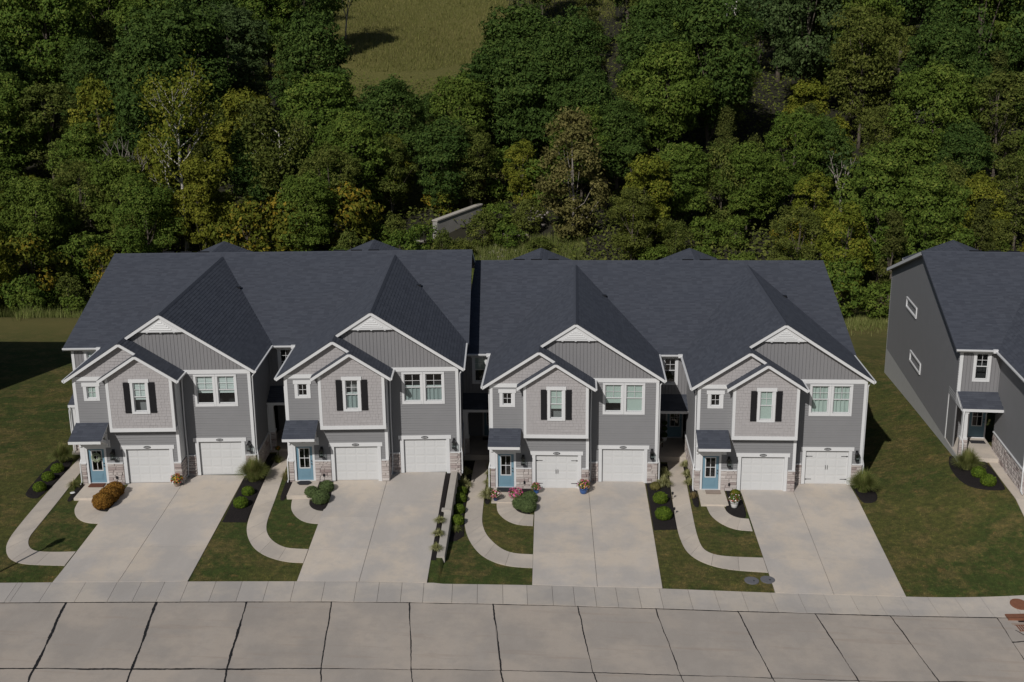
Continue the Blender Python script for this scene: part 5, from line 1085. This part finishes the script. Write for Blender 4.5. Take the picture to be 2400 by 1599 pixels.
rng = np.random.default_rng(4); a = rng.random(500)*6.283; tb = rng.random(500)*6.283; P = np.stack([(.20+.055*np.cos(tb))*np.cos(a), .055*np.sin(tb)-.03, (.20+.055*np.cos(tb))*np.sin(a)], 1)
V, F = cards(P, np.tile((0, -1., 0), (500, 1)), .06, rng); obj('leaves', npmesh('leaves', V, F, 'wreath'), wr); obj('ring', (lambda q: (q.tube([(.2*math.cos(t_), -.02, .2*math.sin(t_)) for t_ in np.linspace(0, 6.2832, 25)], .02, 6), q.mesh('ring', 'wood_brown'))[1])(MB()), wr)
thing('ground_disc', 'pot_white', lambda m: m.lathe([(.13, 0), (.14, .015), (.12, .03), (.02, .035)], 18), (-23.15, -3.67, g(-23.15, -3.67)+.06), 'small round white disc on the mulch by the first stoop', 'disc')
for x, y, l in ((-21.45, -4.75, 'front'), (-21.35, -4.15, 'rear')): thing('solar_light', 'metal_black', lambda m: (m.tube([(0, 0, 0), (0, 0, .28)], .012, 6), m.lathe([(.05, .26), (.055, .28), (.055, .36), (.075, .37), (.03, .41)], 10)), (x, y, g(x, y)+.05), f'{l} black path light left of the rust-orange shrub', 'path light', group='garden path lights')
for x, y, l in ((10.33, -1.35, 'upper'), (10.27, -3.35, 'lower')): thing('solar_light', 'metal_black', lambda m: (m.tube([(0, 0, 0), (0, 0, .30)], .012, 6), m.lathe([(.05, .28), (.055, .30), (.055, .38), (.075, .39), (.03, .43)], 10)), (x, y, g(x, y)+.05), f'{l} black path light left of the fourth walkway', 'path light', group='garden path lights')
for x, y, l in ((13.5, -10.41, 'left round grey utility lid in the lawn by the fourth driveway'), (14.30, -10.26, 'right round grey utility lid touching the fourth driveway')):
    o = thing('utility_lid', 'lid_grey', lambda m: m.lathe([(.36, -.05), (.36, .012), (.32, .022), (.02, .024)], 22), (x, y, g(x, y)+.035), l, 'utility lid'); o.rotation_euler = (.04, .034, 0); part('pick_hole', 'metal_black', o, lambda m: m.box(-.04, .04, -.05, .05, .022, .03), 'pick', loc=(.1, -.05, 0))
mh = thing('manhole_cover', 'rust', lambda m: m.lathe([(.40, -.03), (.40, .004), (.38, .012), (.02, .014)], 30), (25.95, -11.72, g(25.95, -11.72)+.02), 'round rusty manhole cover in the sidewalk at lower right', 'manhole cover')
mh.rotation_euler = (.15, .034, 0); mh.location.z += .012; part('rim', 'rust', mh, lambda m: m.lathe([(.43, -.03), (.43, .006), (.405, .006), (.405, -.03)], 30))
di = empty('storm_drain', (24.98, -12.62, g(25.6, -13.2)+.01), math.radians(4), label='rusty storm drain with hood and grate at the lower right kerb', cat='storm drain')
part('hood', 'rust', di, lambda m: (m.box(-.02, 2.6, -.42, -.02, .06, .12), m.box(-.02, 2.6, -.44, -.40, -.02, .12))); part('throat', 'metal_black', di, lambda m: m.box(.08, 2.6, -.60, -.45, -.08, -.004)); part('frame', 'pot_clay', di, lambda m: m.box(.0, 2.6, -.86, -.68, -.05, .012))  # throat is a solid black strip painting the shaded opening
part('grate_frame', 'rust', di, lambda m: (m.box(.08, 2.6, -.90, -.87, -.05, .02), m.box(.08, 2.6, -1.45, -1.40, -.05, .02))); part('sump', 'metal_black', di, lambda m: m.box(.08, 2.6, -1.40, -.90, -.06, -.01))  # sump is a solid black block painting the shaded pit
for i in range(22): part('bar', 'rust', di, lambda m: m.box(-.03, .03, -1.40, -.90, -.03, .018), 'gbar', loc=(.16+i*.112, 0, 0))
# side porch of the fourth townhouse: chair and topiary
ch = empty('porch_chair', on(U4, -1.75, 6.2, .152), 1.2, label='brown outdoor chair with pale cushion on the fourth townhouse side porch', cat='chair')
part('frame', 'wood_brown', ch, lambda m: (m.box(-.28, .28, -.28, .28, .30, .34), m.box(-.33, -.28, -.3, .3, .52, .56), m.box(.28, .33, -.3, .3, .52, .56), m.ext([(.26, .34), (.30, .34), (.42, .92), (.38, .92)], 'x', -.28, .28)))
for sx in (-1, 1):
    for y0 in (-.27, .24): part('leg', 'wood_brown', ch, lambda m: m.box(-.02, .02, -.02, .02, 0, .54), 'chleg', loc=(sx*.30, y0+.015, 0))
part('seat_cushion', 'cushion', ch, lambda m: m.box(-.26, .26, -.27, .24, .34, .44)); part('back_cushion', 'cushion', ch, lambda m: m.ext([(.16, .44), (.27, .44), (.38, .90), (.27, .90)], 'x', -.25, .25))
tp = empty('topiary', on(U4, -1.22, 7.5, .152), label='two-ball green topiary in a pale pot on the fourth townhouse porch', cat='potted plant')
obj('pot', (lambda q: (q.lathe([(.13, 0), (.16, .15), (.19, .30), (.17, .30), (.15, .26)], 16), q.mesh('pot', 'pot_white', True))[1])(MB()), tp); obj('stem', (lambda q: (q.tube([(0, 0, .25), (0, 0, 1.25)], .02, 6), q.mesh('stem', 'bark'))[1])(MB()), tp)
for z, R_ in ((.34, .19), (.78, .17), (1.16, .16)): obj('foliage_ball', leafball(('topi', R_), 'leaf_dark', R_, 900, .045, 3), tp, (0, 0, z-.05))
# concrete wing wall and riprap in the valley
ww = empty('wing_wall', (-12.6, 80, 0), label='weathered concrete wing wall with sloping top in the valley', cat='wall')
def f(m):
    L = [(0, 0), (.55, -.05), (5.6, 6.5), (5.1, 6.8)]; zt = [1.55, 1.50, 2.45, 2.45]
    m.add([(x, y, -3.5) for x, y in L]+[(x, y, z) for (x, y), z in zip(L, zt)], [(0, 1, 5, 4), (1, 2, 6, 5), (2, 3, 7, 6), (3, 0, 4, 7)])
plain('wing_concrete', (.30, .285, .26), .3, 1.1, .95, bump=.6, bscale=9)
part('wall', 'wing_concrete', ww, f); part('coping', 'wall_concrete', ww, lambda m: m.add([(-.08, -.1, 1.52), (.62, -.14, 1.47), (5.7, 6.46, 2.44), (5.05, 6.9, 2.44), (-.08, -.1, 1.68), (.62, -.14, 1.63), (5.7, 6.46, 2.60), (5.05, 6.9, 2.60)], [(0, 3, 2, 1), (4, 5, 6, 7), (0, 1, 5, 4), (1, 2, 6, 5), (2, 3, 7, 6), (3, 0, 4, 7)]))
lw = thing('low_wall', 'wall_concrete', lambda m: (m.box(-8, 0, -.25, .25, -3, .3), m.box(-.5, .2, -.6, .35, -3, -.2)), (-13.4, 79.0, -1.0), 'low concrete ledge left of the wing wall', 'wall', -.15)
ROCK = []
for k in range(5):
    rr = np.random.default_rng(k); m = MB(); n = 7; prof = [(.15, -.35), (.42, -.22), (.5, .02), (.38, .25), (.12, .36)]; m.lathe(prof, n); m.v = [(x*(1+rr.uniform(-.22, .22)), y*(1+rr.uniform(-.22, .22)), z*(1+rr.uniform(-.25, .25))) for x, y, z in m.v]; ROCK.append(m.mesh('stone', 'rock'))
rp = empty('riprap', (-2.6, 84, g(-2.6, 84)), label='pale riprap of broken rocks on the bank behind the third townhouse', cat='rocks')
rr = random.Random(2)
for i in range(210):
    t_ = rr.random(); x = -4.6+6.0*t_+rr.gauss(0, .75); y = 74+15*t_+rr.gauss(0, 1.2); s = rr.uniform(.25, .62)
    obj('stone', rr.choice(ROCK), rp, (x+2.6, y-84, g(x, y)-g(-2.6, 84)+.05*s), rr.uniform(0, 6), (s, s*rr.uniform(.7, 1.2), s*.8))
# houses on the hilltop behind the trees
def hill_house(x, y, w, dpt, h, label, wall='cream', roofm='tan_roof', nwin=3, zoff=-1.):
    o = empty('hilltop_house', (x, y, g(x, y)+zoff), label=label, cat='house'); part('wall', wall, o, lambda m: m.box(0, w, 0, dpt, -1, h)); rf = part('roof', roofm, o, lambda m: m.ext([(-.5, h-.05), (dpt/2, h+2.6), (dpt+.5, h-.05)], 'x', -.5, w+.5)); part('chimney', 'cream', rf, lambda m: m.box(w*.7, w*.7+.8, dpt/2, dpt/2+.8, h, h+3.4))
    for i in range(nwin):
        for z in (1.0, 3.9):
            if z+1.6 > h: continue
            q = part('window', 'trim_white', o, lambda m: m.box(-.75, .75, -.05, 0, -.1, 1.7), loc=(w*(i+.5)/nwin, -.002, z)); part('pane', 'interior_shade', q, lambda m: (m.box(-.62, -.04, -.07, -.05, 0, 1.6), m.box(.04, .62, -.07, -.05, 0, 1.6)))
hill_house(26.5, 192, 12, 10, 5.6, 'cream house half hidden by trees near the top right', zoff=-1.); hill_house(13, 216, 11, 9, 5., 'pale grey house at the very top edge', 'trim_white', 'lid_grey', 3, zoff=-2.); hill_house(50, 206, 12, 10, 5.5, 'tan-roofed house hidden in the trees at the upper right', 'cream', 'tan_roof', 3, -1.5)
# neighbouring house beyond the left edge, and the street lamp whose shadow crosses the lawn
nb = empty('neighbour_house', (-66.6, -3., 1.6), label='grey house beyond the left edge that shades the lawn', cat='house')
part('wall', 'lap_grey', nb, lambda m: (m.box(0, 23.5, 6, 28, -6, 6.2), m.box(1, 9, 0, 6, -2, 6.2), m.box(13, 22, 0, 6, -2, 6.2), m.ext([(6, 6.2), (28, 6.2), (17, 9.7)], 'x', .02, 23.48)))
part('roof', 'shingle', nb, lambda m: (m.ext([(5.6, 6.2), (17, 9.85), (28.4, 6.2), (28.4, 6.05), (17, 9.65), (5.6, 6.05)], 'x', -.5, 23.9), m.ext([(.6, 6.2), (5, 9.1), (9.4, 6.2)], 'y', -.3, 12), m.ext([(12.6, 6.2), (17.5, 9.3), (22.4, 6.2)], 'y', -.3, 12)))
lp = empty('street_lamp', (-23.75, -14.6, g(-23.75, -14.6)), label='black street lamp at the left kerb whose shadow crosses the lawn', cat='street lamp')
part('pole', 'metal_black', lp, lambda m: m.tube([(0, 0, 0), (0, 0, .5), (0, 0, 3.9)], [.09, .06, .05], 10)); part('base', 'metal_black', lp, lambda m: m.lathe([(.16, 0), (.16, .25), (.09, .4)], 12))
part('lamp_head', 'metal_black', lp, lambda m: m.lathe([(.06, 3.8), (.16, 3.9), (.20, 4.35), (.24, 4.4), (.12, 4.62), (.02, 4.75)], 12))
